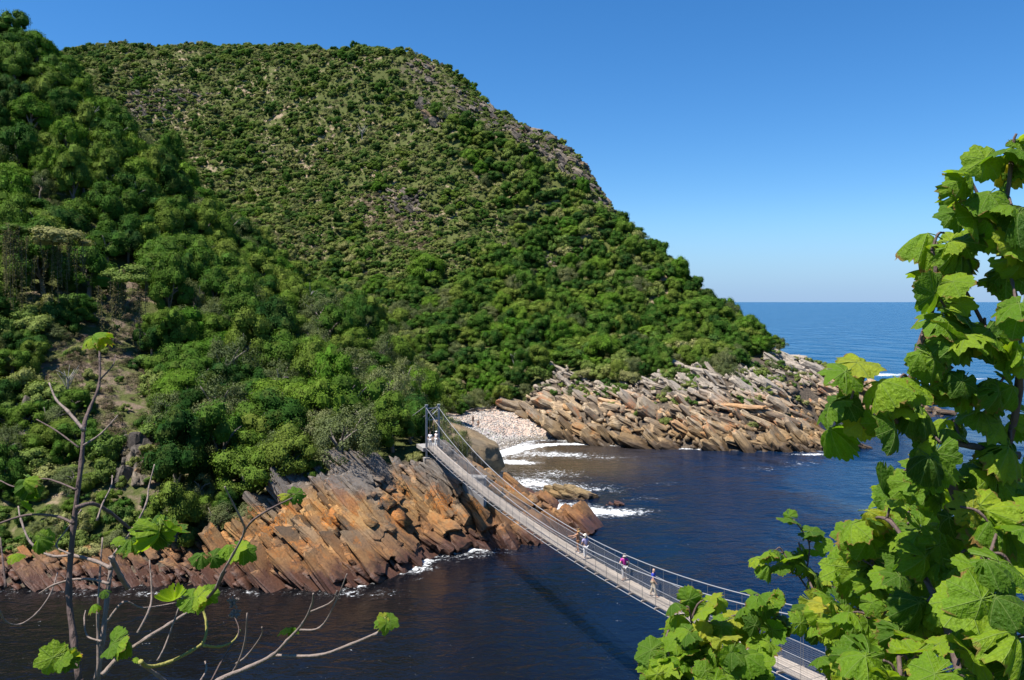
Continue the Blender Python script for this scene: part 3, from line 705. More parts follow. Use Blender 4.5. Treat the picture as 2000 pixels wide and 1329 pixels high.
# sample the slopes
cand = []
rg = np.random.default_rng(5)
for (x0, x1, y0, y1, st) in ((-240, 130, 78, 235, 1.5), (-240, 130, 235, 500, 1.25)):
    gx_, gy_ = np.meshgrid(np.arange(x0, x1, st), np.arange(y0, y1, st))
    cand.append(np.stack([gx_.ravel() + rg.uniform(-.5, .5, gx_.size) * st, gy_.ravel() + rg.uniform(-.5, .5, gx_.size) * st], 1))
cand = np.concatenate(cand); cx, cy = cand[:, 0], cand[:, 1]; cz = hz(cx, cy)
px, py = proj(cx, cy, cz)
ok = (px > -140) & (px < 1900) & (cz > 1.8)
# keep what the eye can reach (with a margin), march to the camera over the ground
vis = np.ones(len(cx), bool)
for s in np.linspace(0.03, 0.97, 45):
    x = cx * (1 - s); y = cy * (1 - s); z = (cz + 5.5) * (1 - s) + HC * s
    vis &= ~((hz(x, y) > z + 1.0) & (y > GY0 + 2))
ok &= vis
cand = cand[ok]; cx, cy, cz, px, py = cx[ok], cy[ok], cz[ok], px[ok], py[ok]
IN = {k: inpoly(px, py, p) for k, p in POLY.items()}
near_side = cy < 175
tn = np.array([mnoise.noise(Vector((x * .045, y * .045, 2.0))) for x, y in zip(cx, cy)])
tn2 = np.array([mnoise.noise(Vector((x * .12, y * .12, 7.0))) for x, y in zip(cx, cy)])
order = rg.permutation(len(cx))
# big ones first
cls, rad = [], np.zeros(len(cx))
crest_y = np.interp(px, [0, 100, 200, 290, 420, 560, 700, 800], [42, 115, 222, 305, 435, 560, 650, 780])
spur = (cy < 216) & (px < 830) & (py > crest_y - 40)
for i in range(len(cx)):
    k = None; r = 0
    u = rg.random(); w = rg.random()
    if IN['cliff'][i] and cy[i] < 108:
        cls.append(None if w > 0.02 or cz[i] < 4 else 'bush'); rad[i] = rg.uniform(.4, .8); continue
    if IN['ridge_rock'][i] and cy[i] < 125: cls.append(None); continue
    if math.hypot(cx[i] + 9.5, (cy[i] - 103) * .8) < 5.0: cls.append(None); continue
    if IN['beach'][i] and cy[i] > 120: cls.append(None); continue
    if cz[i] < 3.2 and cy[i] > 108: cls.append(None); continue
    if IN['head'][i] and cy[i] > 140:
        dens = 0.04 + 0.5 * (cz[i] > 7) * (tn2[i] > -0.05)
        cls.append(('bush' if u < .7 else 'greybush') if w < dens else None); rad[i] = rg.uniform(.6, 1.5); continue
    if IN['crest'][i] and cy[i] > 230:
        cls.append(('bush' if u < .7 else 'greybush') if w < 0.55 else None); rad[i] = rg.uniform(.6, 1.6); continue
    if IN['dirt'][i] and cy[i] < 170:
        cls.append(('dry' if u < .8 else 'bush') if w < .55 else None); rad[i] = rg.uniform(.6, 1.3); continue
    if (IN['bare1'][i] or IN['bare2'][i] or IN['bare3'][i]) and cy[i] > 200:
        cls.append(('dry' if u < .3 else 'bush') if w < .85 else None); rad[i] = rg.uniform(.7, 1.7); continue
    if spur[i]:
        low = py[i] > 620
        if u < (0.40 if low and px[i] > 380 else 0.10): k = 'olive'
        elif u < 0.66: k = 'broad'
        elif u < 0.78: k = 'bright'
        else: k = 'tall'
        r = rg.uniform(1.8, 4.3) if w < .8 else rg.uniform(1.0, 1.8)
        if cy[i] < 92: r *= 0.62
        if px[i] < 330 and py[i] > 600: r *= 0.62; k = k if u < .6 else 'bush'
        cls.append(k); rad[i] = r; continue
    if px[i] > 1520: cls.append(None); continue
    if IN['flank'][i]:
        k = 'broad' if u < .55 else ('bright' if u < .63 else 'tall' if u < .74 else ('olive' if u < .86 else 'bush'))
        rad[i] = rg.uniform(1.4, 3.7) if px[i] < 1460 else rg.uniform(.8, 1.8); cls.append(k if px[i] < 1505 else None); continue
    if cy[i] < 235 or py[i] > 560:
        k = 'broad' if u < .38 else ('bright' if u < .47 else 'olive' if u < .72 else ('tall' if u < .82 else 'bush'))
        rad[i] = rg.uniform(1.3, 3.0); cls.append(k); continue
    # open scrub on the upper hill
    big = rg.random()
    if tn[i] > 0.22 and u < .5: k = 'broad' if big < .3 else 'bright' if big < .4 else 'bush'; r = rg.uniform(1.0, 2.5)
    elif big < .03: k = 'broad'; r = rg.uniform(1.4, 2.4)
    elif u < .68: k = 'bush'; r = min(2.2, .55 * math.exp(abs(rg.normal(0, .65))))
    elif u < .86: k = 'greybush'; r = min(2.0, .55 * math.exp(abs(rg.normal(0, .55))))
    elif u < .93: k = 'dry'; r = rg.uniform(.6, 1.2)
    else: k = None
    if tn2[i] < -0.30 and w < .6: k = None
    cls.append(k); rad[i] = r
TREES = ('broad', 'tall', 'olive', 'bright')
sel = [i for i in np.argsort(-rad, kind='stable') if cls[i] is not None]
lowleft = (px < 520) & (py > 620) & spur
cell = 4.0; H_ = {}; acc = []
# mix sizes: random order inside broad size classes so that crowns nest
sel.sort(key=lambda i: (-int(rad[i] / 0.8), order[i]))
for i in sel:
    a, b = int(cx[i] // cell), int(cy[i] // cell); good = True
    for da in (-1, 0, 1):
        for db in (-1, 0, 1):
            for j in H_.get((a + da, b + db), ()):
                if (cx[i] - cx[j]) ** 2 + (cy[i] - cy[j]) ** 2 + 0.3 * (cz[i] - cz[j]) ** 2 < ((0.46 if lowleft[i] else 0.60 if cls[i] in TREES else 0.47) * (rad[i] + rad[j])) ** 2: good = False; break
            if not good: break
        if not good: break
    if good: acc.append(i); H_.setdefault((a, b), []).append(i)

treeidx = [i for i in acc if cls[i] in TREES and 0 < px[i] < 1560 and py[i] > 20]
treeidx.sort(key=lambda i: -rad[i] / cy[i])
def ZN(i):
    x, y = px[i], py[i]
    if spur[i]:
        if y > 760: return 'by the river at the lower left' if x < 330 else 'above the left end of the cliff' if x < 480 else 'above the middle of the layered cliff' if x < 620 else 'just left of the footbridge tower'
        if y > 600: return 'beside the bare earth slip' if x < 220 else 'midway up the left slope' if x < 450 else 'in the valley forest left of the beach'
        if y > 450: return 'by the hanging creepers' if x < 200 else 'in the middle of the left slope' if x < 400 else 'on the lower crest of the left spur'
        return 'at the top of the left spur skyline' if y < 200 else 'high on the shaded left slope' if x < 200 else 'along the upper crest of the left spur'
    if x > 1250: return 'at the seaward end of the hill flank'
    if x > 1050: return 'on the right flank above the headland rocks'
    return 'in the valley forest behind the beach' if y > 650 else 'on the middle of the main hill'
KN = {'broad': 'round dark green broadleaf tree', 'tall': 'tall narrow crowned green tree', 'olive': 'grey green feathery tree', 'bright': 'fresh bright green tree'}
indiv = set(treeidx[:280])
PROTO = {}
for n_i, i in enumerate(treeidx[:280]):
    k = cls[i]
    root = empty({'broad': 'broadleaf_tree', 'tall': 'tall_forest_tree', 'olive': 'grey_green_tree', 'bright': 'bright_green_tree'}[k], (cx[i], cy[i], cz[i]), R.uniform(0, 6.28))
    s = rad[i]; root.scale = (s * R.uniform(.8, 1.2), s * R.uniform(.8, 1.2), s * R.uniform(.85, 1.55))
    root.rotation_euler = (R.gauss(0, .06), R.gauss(0, .06), R.uniform(0, 6.28))
    sw = 'large ' if s / cy[i] > 0.024 else ('small ' if s / cy[i] < 0.0165 else ''); tag(root, sw + KN[k] + ' ' + ZN(i), 'tree', sw + KN[k] + 's ' + ZN(i))
    cm = CROWN[k][n_i % len(CROWN[k])]
    c = bpy.data.objects.new('crown', cm); link(c, root)
    PROTO.setdefault((k, n_i % len(CROWN[k])), c)
    tr = bpy.data.objects.new('trunk', TRUNK[n_i % 4]); link(tr, root)
# a few shrubs as things, among them the first of each leaf kind
def place_shrub(name, label, k, j, x, y, r, sz=1.0):
    root = empty(name, (x, y, float(hz(x, y)) - 0.1), R.uniform(0, 6.28)); root.scale = (r, r, r * sz)
    tag(root, label, 'bush')
    c = bpy.data.objects.new('foliage', CROWN[k][j]); link(c, root); PROTO.setdefault((k, j), c)
    tr = bpy.data.objects.new('stem', TRUNK[j % 4]); link(tr, root); tr.scale = (.6, .6, .45)
def gp(px_, D): return (px_ - 1000) / F * D, D
SH = [('low green bush on the rocks above the cove', 'bush', 0, gp(1180, 180), 1.8), ('bright green bush tucked into the headland boulders', 'bush', 1, gp(1140, 178), 1.5), ('rounded bush at the top edge of the headland rocks', 'bush', 2, gp(1300, 184), 2.3),
      ('dark bush beside the orange stained rocks of the point', 'bush', 3, gp(1465, 196), 2.6), ('silvery bush spilling over the end of the headland', 'greybush', 0, gp(1500, 203), 2.6), ('grass green bush under the footbridge tower', 'bush', 4, gp(812, 101.5), 1.1),
      ('grey bush overhanging the top of the layered cliff', 'greybush', 1, gp(640, 97.5), 2.4), ('brown dead bush at the left end of the cliff', 'dry', 0, gp(420, 89), 2.2), ('dry brown bush on the bare earth slip', 'dry', 1, gp(215, 104), 1.8)]
for lab, k, j, (x, y), r in SH: place_shrub('shrub', lab, k, j, x, y, r)
for key in [(k, j) for k in CROWN for j in range(len(CROWN[k]))]:
    if key not in PROTO:
        print('missing proto', key)

def scatter(name, label, idxs):
    keys = sorted({k for k in PROTO})
    kid = {k: n for n, k in enumerate(keys)}
    co, ids, sc, rt = [], [], [], []
    for i in idxs:
        ks = [k for k in keys if k[0] == cls[i]]
        co.append((cx[i], cy[i], cz[i] - 0.05)); ids.append(kid[ks[R.randrange(len(ks))]])
        sc.append((rad[i] * R.uniform(.75, 1.25), rad[i] * R.uniform(.75, 1.25), rad[i] * R.uniform(.7, 1.4))); rt.append((R.gauss(0, .16), R.gauss(0, .16), R.uniform(0, 6.28)))
    m = bpy.data.meshes.new(name); m.from_pydata(co, [], [])
    a = m.attributes.new('pick', 'INT', 'POINT'); a.data.foreach_set('value', ids)
    a = m.attributes.new('size', 'FLOAT_VECTOR', 'POINT'); a.data.foreach_set('vector', np.array(sc, np.float32).ravel())
    a = m.attributes.new('turn', 'FLOAT_VECTOR', 'POINT'); a.data.foreach_set('vector', np.array(rt, np.float32).ravel())
    o = mobj(name, m); tag(o, label, 'bushes', kind='stuff')
    g = bpy.data.node_groups.new(name, 'GeometryNodeTree')
    g.interface.new_socket('Geometry', in_out='INPUT', socket_type='NodeSocketGeometry'); g.interface.new_socket('Geometry', in_out='OUTPUT', socket_type='NodeSocketGeometry')
    gi = g.nodes.new('NodeGroupInput'); go = g.nodes.new('NodeGroupOutput')
    jn = g.nodes.new('GeometryNodeJoinGeometry')
    for k in reversed(keys):
        oi = g.nodes.new('GeometryNodeObjectInfo'); oi.inputs['Object'].default_value = PROTO[k]; oi.inputs['As Instance'].default_value = True; oi.transform_space = 'ORIGINAL'
        g.links.new(oi.outputs['Geometry'], jn.inputs[0])
    ip = g.nodes.new('GeometryNodeInstanceOnPoints'); ip.inputs['Pick Instance'].default_value = True
    def at(nm, typ):
        n = g.nodes.new('GeometryNodeInputNamedAttribute'); n.data_type = typ; n.inputs[0].default_value = nm; return n.outputs[0]
    g.links.new(gi.outputs[0], ip.inputs['Points']); g.links.new(jn.outputs[0], ip.inputs['Instance'])
    g.links.new(at('pick', 'INT'), ip.inputs['Instance Index']); g.links.new(at('size', 'FLOAT_VECTOR'), ip.inputs['Scale'])
    er = g.nodes.new('FunctionNodeEulerToRotation'); g.links.new(at('turn', 'FLOAT_VECTOR'), er.inputs[0]); g.links.new(er.outputs[0], ip.inputs['Rotation'])
    g.links.new(ip.outputs[0], go.inputs[0])
    md = o.modifiers.new('scatter', 'NODES'); md.node_group = g
    return o
# bright spreading tree in the middle of the slope, and a few dead ones
def one_tree(name, label, x, y, s_, k, j=0, h=1.0):
    root = empty(name, (x, y, float(hz(x, y)) - .3), R.uniform(0, 6)); root.scale = (s_, s_, s_ * h); tag(root, label, 'tree')
    link(bpy.data.objects.new('crown', CROWN[k][j]), root); link(bpy.data.objects.new('trunk', TRUNK[j]), root)
one_tree('spreading_tree', 'big bright green spreading tree standing alone on the lower middle slope', *gp(835, 252), 6.2, 'bright', 0, .95)
one_tree('spreading_tree', 'wide blue green tree on the slope below the bright spreading one', *gp(860, 215), 5.0, 'broad', 2, .7)
def dead_tree(label, x, y, s_, seed):
    root = empty('dead_tree', (x, y, float(hz(x, y)) - .2)); root.scale = (s_, s_, s_); tag(root, label, 'dead tree')
    link(bpy.data.objects.new('trunk', trunk_mesh(seed, 'deadwood', 1.5, .05, 11, 0.55)), root)
for q, (lab, px_, D, s_) in enumerate((('bleached dead tree with forked limbs in the valley forest', 600, 178, 4.6), ('dead grey tree among bushes above the footbridge tower', 785, 140, 4.0), ('white dead snag on the left forest slope', 172, 190, 4.5), ('thin dead snag standing on the upper hill', 708, 345, 4.4), ('leafless grey tree above the beach', 1010, 196, 3.2), ('pale dead stem beside the bare earth slip', 132, 108, 2.6))):
    dead_tree(lab, *gp(px_, D), s_, 900 + q)
# curtains of dry creeper hanging from the ledge at far left
def creeper(label, px0, px1, pyt, pyb, D, seed, n=26):
    rg_ = np.random.default_rng(seed); Q = []; v, f = [], []
    a, b = P(px0, pyt, D), P(px1, pyt, D); hgt = (pyb - pyt) / F * D; c0 = (a + b) / 2; root = empty('hanging_creeper', (c0.x, c0.y, c0.z - hgt)); tag(root, label, 'creeper')
    for k in range(n):
        u = rg_.random(); top = a.lerp(b, u) - root.location + Vector((rg_.normal(0, .5), rg_.normal(0, 1.0), rg_.normal(0, .9) - 2.2 * (2 * u - 1) ** 2)); L_ = hgt * rg_.uniform(.15, 1.0) ** 1.2
        m_ = int(L_ * 26); tt = rg_.random(m_) ** 1.3
        p = np.array(top)[None] + np.stack([rg_.normal(0, .16, m_) + np.sin(tt * 5 + k) * .15, rg_.normal(0, .2, m_) - .3 * np.sin(tt * 3), -tt * L_], 1)
        nn = rg_.normal(size=(m_, 3)) * .5 + np.array([-.2, -.8, .4]); nn /= np.linalg.norm(nn, axis=1, keepdims=True)
        Q.append(leaf_quads(p, nn, 0.22, rg_))
        tube([top, top - Vector((.1, .1, L_ * .5)), top - Vector((0, 0, L_))], [.03, .025, .015], 4, v, f)
    m_ = quads_mesh('foliage', np.concatenate(Q)); mobj('foliage', m_, M['leaf_creeper'], root); mobj('stem', mesh_from('stem', v, f), M['bark'], root)
    # leafy cushion on the ledge
    q = bpy.data.objects.new('ledge_foliage', CROWN['bush'][seed % 5]); link(q, root); w_ = (b - a).length / 2; q.scale = (w_ * 1.15, w_ * .9, w_ * .7); q.location = (0, .6, hgt - .9)
M['leaf_creeper'] = foliage_mat('creeper', [(0, (0.06, 0.065, 0.02)), (1, (0.10, 0.085, 0.04))], trans=.12, bright=(.4, 1.5))
for a_ in (('brown creeper curtain hanging at the far left edge', -10, 48, 448, 600, 121, 1), ('broad dark creeper curtain right of the edge curtain', 68, 165, 470, 590, 122, 2), ('tall dry creeper trailing down the bare earth slip', 205, 285, 540, 640, 120, 3)): creeper(*a_)
rest = [i for i in acc if i not in indiv]
scatter('hillside_scrub', 'low olive green scrub covering the upper hill', [i for i in rest if cls[i] not in TREES])
scatter('hillside_forest', 'continuous green tree cover on the farther slopes', [i for i in rest if cls[i] in TREES])
print('plants', len(acc), 'trees', len(treeidx))

# ------------------------------------------------------------------ footbridge
def plain(name, col, rough=0.7, metal=0.0, var=0.15, scale=20.0, bump=0.2):
    t = NT(name); nz = t.noise(t.objco(), scale, 4)
    c = t.mix(nz, tuple(a * (1 - var) for a in col), tuple(min(1, a * (1 + var)) for a in col))
    return t.done(t.n('BsdfPrincipled', {'Base Color': c, 'Roughness': rough, 'Metallic': metal, 'Normal': t.bump(nz, bump, 0.01)}))
t = NT('weathered_plank'); oc = t.objco(); g1 = t.noise(t.pos(), 6.0, 5, 0.65); rnd = t.n('ObjectInfo', out=5)
c = t.mix(g1, (0.27, 0.225, 0.18), (0.44, 0.375, 0.31)); c = t.mix(1.0, c, t.ramp(rnd, [(0, 0.78), (1, 1.12)]), 'MULTIPLY')
M['plank'] = t.done(t.n('BsdfPrincipled', {'Base Color': c, 'Roughness': 0.85, 'Normal': t.bump(g1, 0.3, 0.02)}))
M['steel'] = plain('galvanised_steel', (0.25, 0.27, 0.29), 0.55, 0.2)
M['cable'] = plain('steel_cable', (0.30, 0.30, 0.31), 0.55, 0.2)
M['wire'] = plain('wire_mesh', (0.17, 0.17, 0.175), 0.6, 0.2)
M['beam'] = plain('beam_wood', (0.34, 0.28, 0.24), 0.85)
M['concrete'] = plain('concrete', (0.26, 0.245, 0.23), 0.9, 0, 0.2, 1.5)
BR0 = Vector((-10.0, 100.0, 0.0))
def bax(Y): return Vector((-10 + 0.40 * (100 - Y), Y, 9.15 + 0.00172 * (Y - 69) ** 2))
UW = Vector((1.0, 0.4, 0)).normalized()
NB = 48; YS = [100 - 72 * k / NB for k in range(NB + 1)]
def caboff(Y): return 1.35 + 0.00275 * (Y - 64) ** 2
bridge = empty('suspension_footbridge', tuple(bax(100)))
tag(bridge, 'long wooden plank suspension footbridge sagging across the dark river mouth', 'footbridge')
O_ = bax(100)
UP = Vector((0, 0, 1))
NPK, DW = 6, 1.26
for s in range(0, NB, 2):
    for j in range(NPK):
        off = UW * ((j + .5) / NPK - .5) * DW
        a = bax(YS[s]) + off - O_; b = bax(YS[s + 2]) + off - O_
        m_ = (bax(YS[s + 1]) + off - O_)
        v, f = [], []
        for k, (p, q) in enumerate(((a, m_), (m_, b))):
            d = (q - p); ln = d.length; d.normalize(); n = UW.cross(d); n = n if n.z > 0 else -n
            box(v, f, (p + q) / 2 + n * (0.02 + R.uniform(-.006, .006)), ln - (0.004 if k == 0 else 0.03), DW / NPK - 0.03, 0.045, (d, UW, n))
        mobj('plank', mesh_from('plank', v, f), M['plank'], bridge)
for k in range(NB + 1):
    c = bax(YS[k]) - O_
    d = (bax(YS[min(k + 1, NB)]) - bax(YS[max(k - 1, 0)])).normalized()
    v, f = box([], [], c - UP * 0.085, 0.11, 1.72, 0.12, (d, UW, UP)); mobj('cross_beam', mesh_from('cross_beam', v, f), M['beam'], bridge)
    for sgn in (-1, 1):
        e = c + UW * sgn * 0.80
        v, f = tube([e - UP * 0.12, e + UP * caboff(YS[k])], [0.013, 0.013], 5); mobj('hanger', mesh_from('hanger', v, f), M['wire'], bridge)
for sgn in (-1, 1):
    pts = [bax(y) - O_ + UW * sgn * 0.80 + UP * caboff(y) for y in np.linspace(100, 28, 60)]
    v, f = tube(pts, [0.032] * 60, 7); mobj('main_cable', mesh_from('main_cable', v, f, True), M['cable'], bridge)
    pts = [bax(y) - O_ + UW * sgn * 0.80 - UP * 0.16 for y in np.linspace(100, 28, 50)]
    v, f = tube(pts, [0.028] * 50, 6); mobj('deck_cable', mesh_from('deck_cable', v, f, True), M['cable'], bridge)
    pts = [bax(y) - O_ + UW * sgn * 0.74 + UP * 1.12 for y in np.linspace(100, 28, 50)]
    v, f = tube(pts, [0.018] * 50, 5); mobj('hand_rope', mesh_from('hand_rope', v, f, True), M['cable'], bridge)
    v, f = [], []
    for y in np.linspace(100, 28, 860):
        p = bax(y) - O_ + UW * sgn * 0.735
        tube([p - UP * 0.02, p + UP * 1.12], [0.0055, 0.0055], 3, v, f, cap=False)
    for h in np.linspace(0.02, 1.08, 11):
        tube([bax(y) - O_ + UW * sgn * 0.735 + UP * h for y in np.linspace(100, 28, 50)], [0.0048] * 50, 3, v, f, cap=False)
    tag(mobj('side_netting', mesh_from('side_netting', v, f), M['wire'], bridge), kind='stuff')
# tower at the far end
tower = empty('bridge_tower', (-10.0, 100.35, 9.4)); tag(tower, 'grey steel gateway tower with crossed braces at the far end of the footbridge', 'tower')
tr_ = Vector((-10.0, 100.35, 9.4))
for sgn in (-1, 1):
    b = UW * sgn * 0.80; v, f = [], []
    ax = (UW, UW.cross(UP), UP)
    box(v, f, b + UP * 3.1, 0.1, 0.2, 6.9, ax); box(v, f, b + UP * 3.1 + ax[1] * 0.11, 0.22, 0.035, 6.88, ax); box(v, f, b + UP * 3.1 - ax[1] * 0.11, 0.22, 0.035, 6.88, ax)
    post = mobj('post', mesh_from('post', v, f), M['steel'], tower)
    v, f = box([], [], b + UP * 6.62, 0.34, 0.4, 0.1, ax); mobj('saddle', mesh_from('saddle', v, f), M['steel'], post)
    v, f = box([], [], b - UP * 0.2, 0.7, 0.7, 0.5, ax); mobj('footing', mesh_from('footing', v, f), M['concrete'], post)
for h in (6.2, 4.75):
    v, f = box([], [], UP * h, 1.32, 0.10, 0.12 if h > 5 else 0.07, (UW, UW.cross(UP), UP)); mobj('cross_beam', mesh_from('cross_beam', v, f), M['steel'], tower)
for sgn in (-1, 1):
    v, f = tube([UW * -0.70 * sgn + UP * 4.8 + UW.cross(UP) * 0.03 * sgn, UW * 0.70 * sgn + UP * 6.1 + UW.cross(UP) * 0.03 * sgn], [0.045, 0.045], 5); mobj('brace', mesh_from('brace', v, f), M['steel'], tower)
for sgn in (-1, 1):
    a = UW * 0.80 * sgn + UP * 6.6; e = a + Vector((-6.5, 16, 0)); e.z = float(hz(e.x - 10, e.y + 100.35)) - 9.4 + 0.2
    v, f = tube([a, a.lerp(e, .5) - UP * .15, e], [0.04] * 3, 6); mobj('backstay', mesh_from('backstay', v, f, True), M['cable'], tower)
# landing slab, steps and concrete pier
v, f = [], []
ax = (UW, UW.cross(UP), UP)
box(v, f, (0, 0, 0), 2.6, 3.2, 0.45, ax)
o = mobj('landing_slab', mesh_from('landing_slab', v, f), M['concrete']); o.location = (-10.55, 101.9, 10.42); tag(o, 'small concrete landing at the foot of the steel bridge tower', 'slab')
v, f = box([], [], (0, 0, 0), 2.7, 1.2, 4.6); box(v, f, (0, 0, 2.38), 2.9, 1.4, 0.16)
o = mobj('concrete_wall', mesh_from('concrete_wall', v, f), M['concrete']); o.location = (-4.6, 97.2, 5.3); o.rotation_euler = (0, 0, -0.25); tag(o, 'grey concrete wall block on the rocks under the footbridge deck', 'wall')

# ------------------------------------------------------------------ people
def skin_mesh(verts, edges, radii, name):
    m = bpy.data.meshes.new('tmp'); m.from_pydata(verts, edges, [])
    o = bpy.data.objects.new('tmp', m); COL.objects.link(o)
    md = o.modifiers.new('s', 'SKIN'); md.use_smooth_shade = True
    for i, r in enumerate(radii): m.skin_vertices[0].data[i].radius = (r, r)
    for i in range(len(radii)): m.skin_vertices[0].data[i].use_root = (i == 0)
    ss = o.modifiers.new('u', 'SUBSURF'); ss.levels = 1; ss.render_levels = 1
    dg = bpy.context.evaluated_depsgraph_get()
    e = bpy.data.meshes.new_from_object(o.evaluated_get(dg)); e.name = name
    bpy.data.objects.remove(o); bpy.data.meshes.remove(m)
    e.polygons.foreach_set('use_smooth', [True] * len(e.polygons)); e.materials.clear()
    return e
def cmat(name, col, rough=0.85): return plain(name, col, rough, 0, 0.12, 12.0)
M['skin'] = plain('skin', (0.50, 0.30, 0.21), 0.55, 0, 0.06); M['skin_tan'] = plain('skin_tan', (0.42, 0.22, 0.13), 0.55, 0, 0.06)
CL = {}
def cloth(c):
    if c not in CL: CL[c] = cmat('cloth_%d' % len(CL), c)
    return CL[c]
def person(label, loc, rz, shirt, legs, hair, arms=((-.26, -.03, 1.14), (-.27, .10, .90), (.26, -.03, 1.14), (.27, .08, .90)), stride=0.0, shorts=False, h=1.07, hat=None, shoes=(0.5, 0.48, 0.46), skin='skin', sleeve=0.75, extra=None, group=None, longhair=False):
    root = empty('person', loc, rz); root.scale = (h, h, h); tag(root, label, 'person', group)
    V = [(0, 0, .95), (0, .01, 1.13), (0, 0, 1.33), (0, 0, 1.47), (0, .02, 1.54), (0, .015, 1.63), (0, .0, 1.71)]
    Rr = [.125, .118, .14, .055, .07, .092, .065]
    E = [(0, 1), (1, 2), (2, 3), (3, 4), (4, 5), (5, 6)]
    V.append((0, .115, 1.60)); Rr.append(.016); E.append((5, 7))
    legi, armi = [], []
    for sg in (-1, 1):
        st = stride * sg; b = len(V)
        V += [(sg * .095, 0, .88), (sg * .10, st * .55 + .02, .50), (sg * .10, st, .09), (sg * .11, st + .15, .04)]
        Rr += [.095, .062, .042, .036]; E += [(0, b), (b, b + 1), (b + 1, b + 2), (b + 2, b + 3)]; legi.append(b)
    for k, sg in enumerate((-1, 1)):
        el, wr = Vector(arms[2 * k]), Vector(arms[2 * k + 1]); b = len(V)
        fa = (wr - el).normalized(); palm = wr + fa * .07
        V += [(sg * .17, 0, 1.41), tuple(el), tuple(wr), tuple(palm)]; Rr += [.062, .044, .03, .032]
        E += [(2, b), (b, b + 1), (b + 1, b + 2), (b + 2, b + 3)]; armi.append(b)
        sd = fa.cross(Vector((0, 0, 1))); sd = sd.normalized() if sd.length > .05 else Vector((0, 1, 0))
        for q in range(4):
            l = (.065, .075, .07, .055)[q]; r0 = palm + sd * (q - 1.5) * .019 + fa * .02; c0 = len(V)
            V += [tuple(r0 + fa * l * .5), tuple(r0 + fa * l + Vector((0, .012, -.006)))]; Rr += [.009, .008]; E += [(b + 3, c0), (c0, c0 + 1)]
        c0 = len(V); V += [tuple(wr + fa * .045 - sd * .045), tuple(wr + fa * .085 - sd * .06)]; Rr += [.011, .009]; E += [(b + 3, c0), (c0, c0 + 1)]
    mobj('body', skin_mesh(V, E, Rr, 'body'), M[skin], root)
    # shirt
    sv = [(0, .0, .93), (0, .01, 1.13), (0, 0, 1.33), (0, 0, 1.44)]; sr = [.15, .14, .162, .075]; se = [(0, 1), (1, 2), (2, 3)]
    for k, b in enumerate(armi):
        sh_, el, wr = Vector(V[b]), Vector(V[b + 1]), Vector(V[b + 2]); c0 = len(sv)
        sv += [tuple(sh_), tuple(sh_.lerp(el, min(sleeve, 1)))]; sr += [.08, .066]; se += [(2, c0), (c0, c0 + 1)]
        if sleeve > 1: sv.append(tuple(el.lerp(wr, .85))); sr.append(.045); se.append((c0 + 1, c0 + 2))
    mobj('shirt', skin_mesh(sv, se, sr, 'shirt'), cloth(shirt), root)
    tv = [(0, 0, .97)]; tr2 = [.142]; te = []
    for b in legi:
        hp, kn, an = Vector(V[b]), Vector(V[b + 1]), Vector(V[b + 2]); c0 = len(tv)
        tv += [tuple(hp), tuple(hp.lerp(kn, .8) if shorts else kn)]; tr2 += [.112, .092 if shorts else .085]; te += [(0, c0), (c0, c0 + 1)]
        if not shorts: tv.append(tuple(kn.lerp(an, .88))); tr2.append(.066); te.append((c0 + 1, c0 + 2))
    mobj('trousers', skin_mesh(tv, te, tr2, 'trousers'), cloth(legs), root)
    for b in legi:
        a, c = Vector(V[b + 2]), Vector(V[b + 3])
        mobj('shoe', skin_mesh([tuple(a - Vector((0, .05, .04))), tuple(a - Vector((0, -.06, .04))), tuple(c)], [(0, 1), (1, 2)], [.05, .052, .042], 'shoe'), cloth(shoes), root)
    if hair is not None:
        hv = [(0, -.025, 1.66), (0, -.01, 1.735), (0, -.055, 1.60)]; hr = [.095, .068, .075]; he = [(0, 1), (0, 2)]
        if longhair: hv.append((0, -.08, 1.44)); hr.append(.055); he.append((2, 3))
        mobj('hair', skin_mesh(hv, he, hr, 'hair'), cloth(hair), root)
    if hat is not None:
        v, f = [], []
        tube([Vector((0, 0, 1.70)), Vector((0, 0, 1.712)), Vector((0, 0, 1.715)), Vector((0, -.005, 1.78)), Vector((0, -.005, 1.80))], [.165, .165, .105, .095, .06], 12, v, f)
        mobj('hat', mesh_from('hat', v, f, True), cloth(hat), root)
    if extra == 'bag':
        v, f = box([], [], (.24, .05, .92), .10, .20, .24); bag = mobj('shoulder_bag', mesh_from('shoulder_bag', v, f), cloth((0.03, 0.03, 0.035)), root)
        v, f = tube([Vector((.24, .05, 1.04)), Vector((.14, .13, 1.30)), Vector((-.08, .06, 1.46)), Vector((-.02, -.13, 1.38)), Vector((.2, -.1, 1.04))], [.012] * 5, 4); mobj('strap', mesh_from('strap', v, f), cloth((0.03, 0.03, 0.035)), bag)
    return root
def ondeck(px_, off=0.0):
    Y = (30 + 0) / ((px_ - 1000) / F + 0.4)
    for _ in range(4):
        X = bax(Y).x + UW.x * off; Yp = Y + UW.y * off
        e = 1000 + F * X / Yp - px_; Y += e / (46650 / Y ** 2)
    p = bax(Y) + UW * off; return (p.x, p.y, p.z + 0.045)
FWD = math.atan2(-0.4, -1.0) * 0 + math.radians(180 + 21.8)          # heading along the bridge towards the near bank
person('walker in a magenta shirt and pale trousers with a dark shoulder bag, on the footbridge', ondeck(1219, .12), math.radians(18), (0.42, 0.02, 0.26), (0.50, 0.48, 0.47), (0.42, 0.38, 0.34),
       arms=((-.36, -.10, 1.20), (-.22, .14, 1.06), (.34, -.06, 1.18), (.30, .10, .96)), stride=.06, extra='bag', sleeve=.6, shoes=(0.35, 0.25, 0.2))
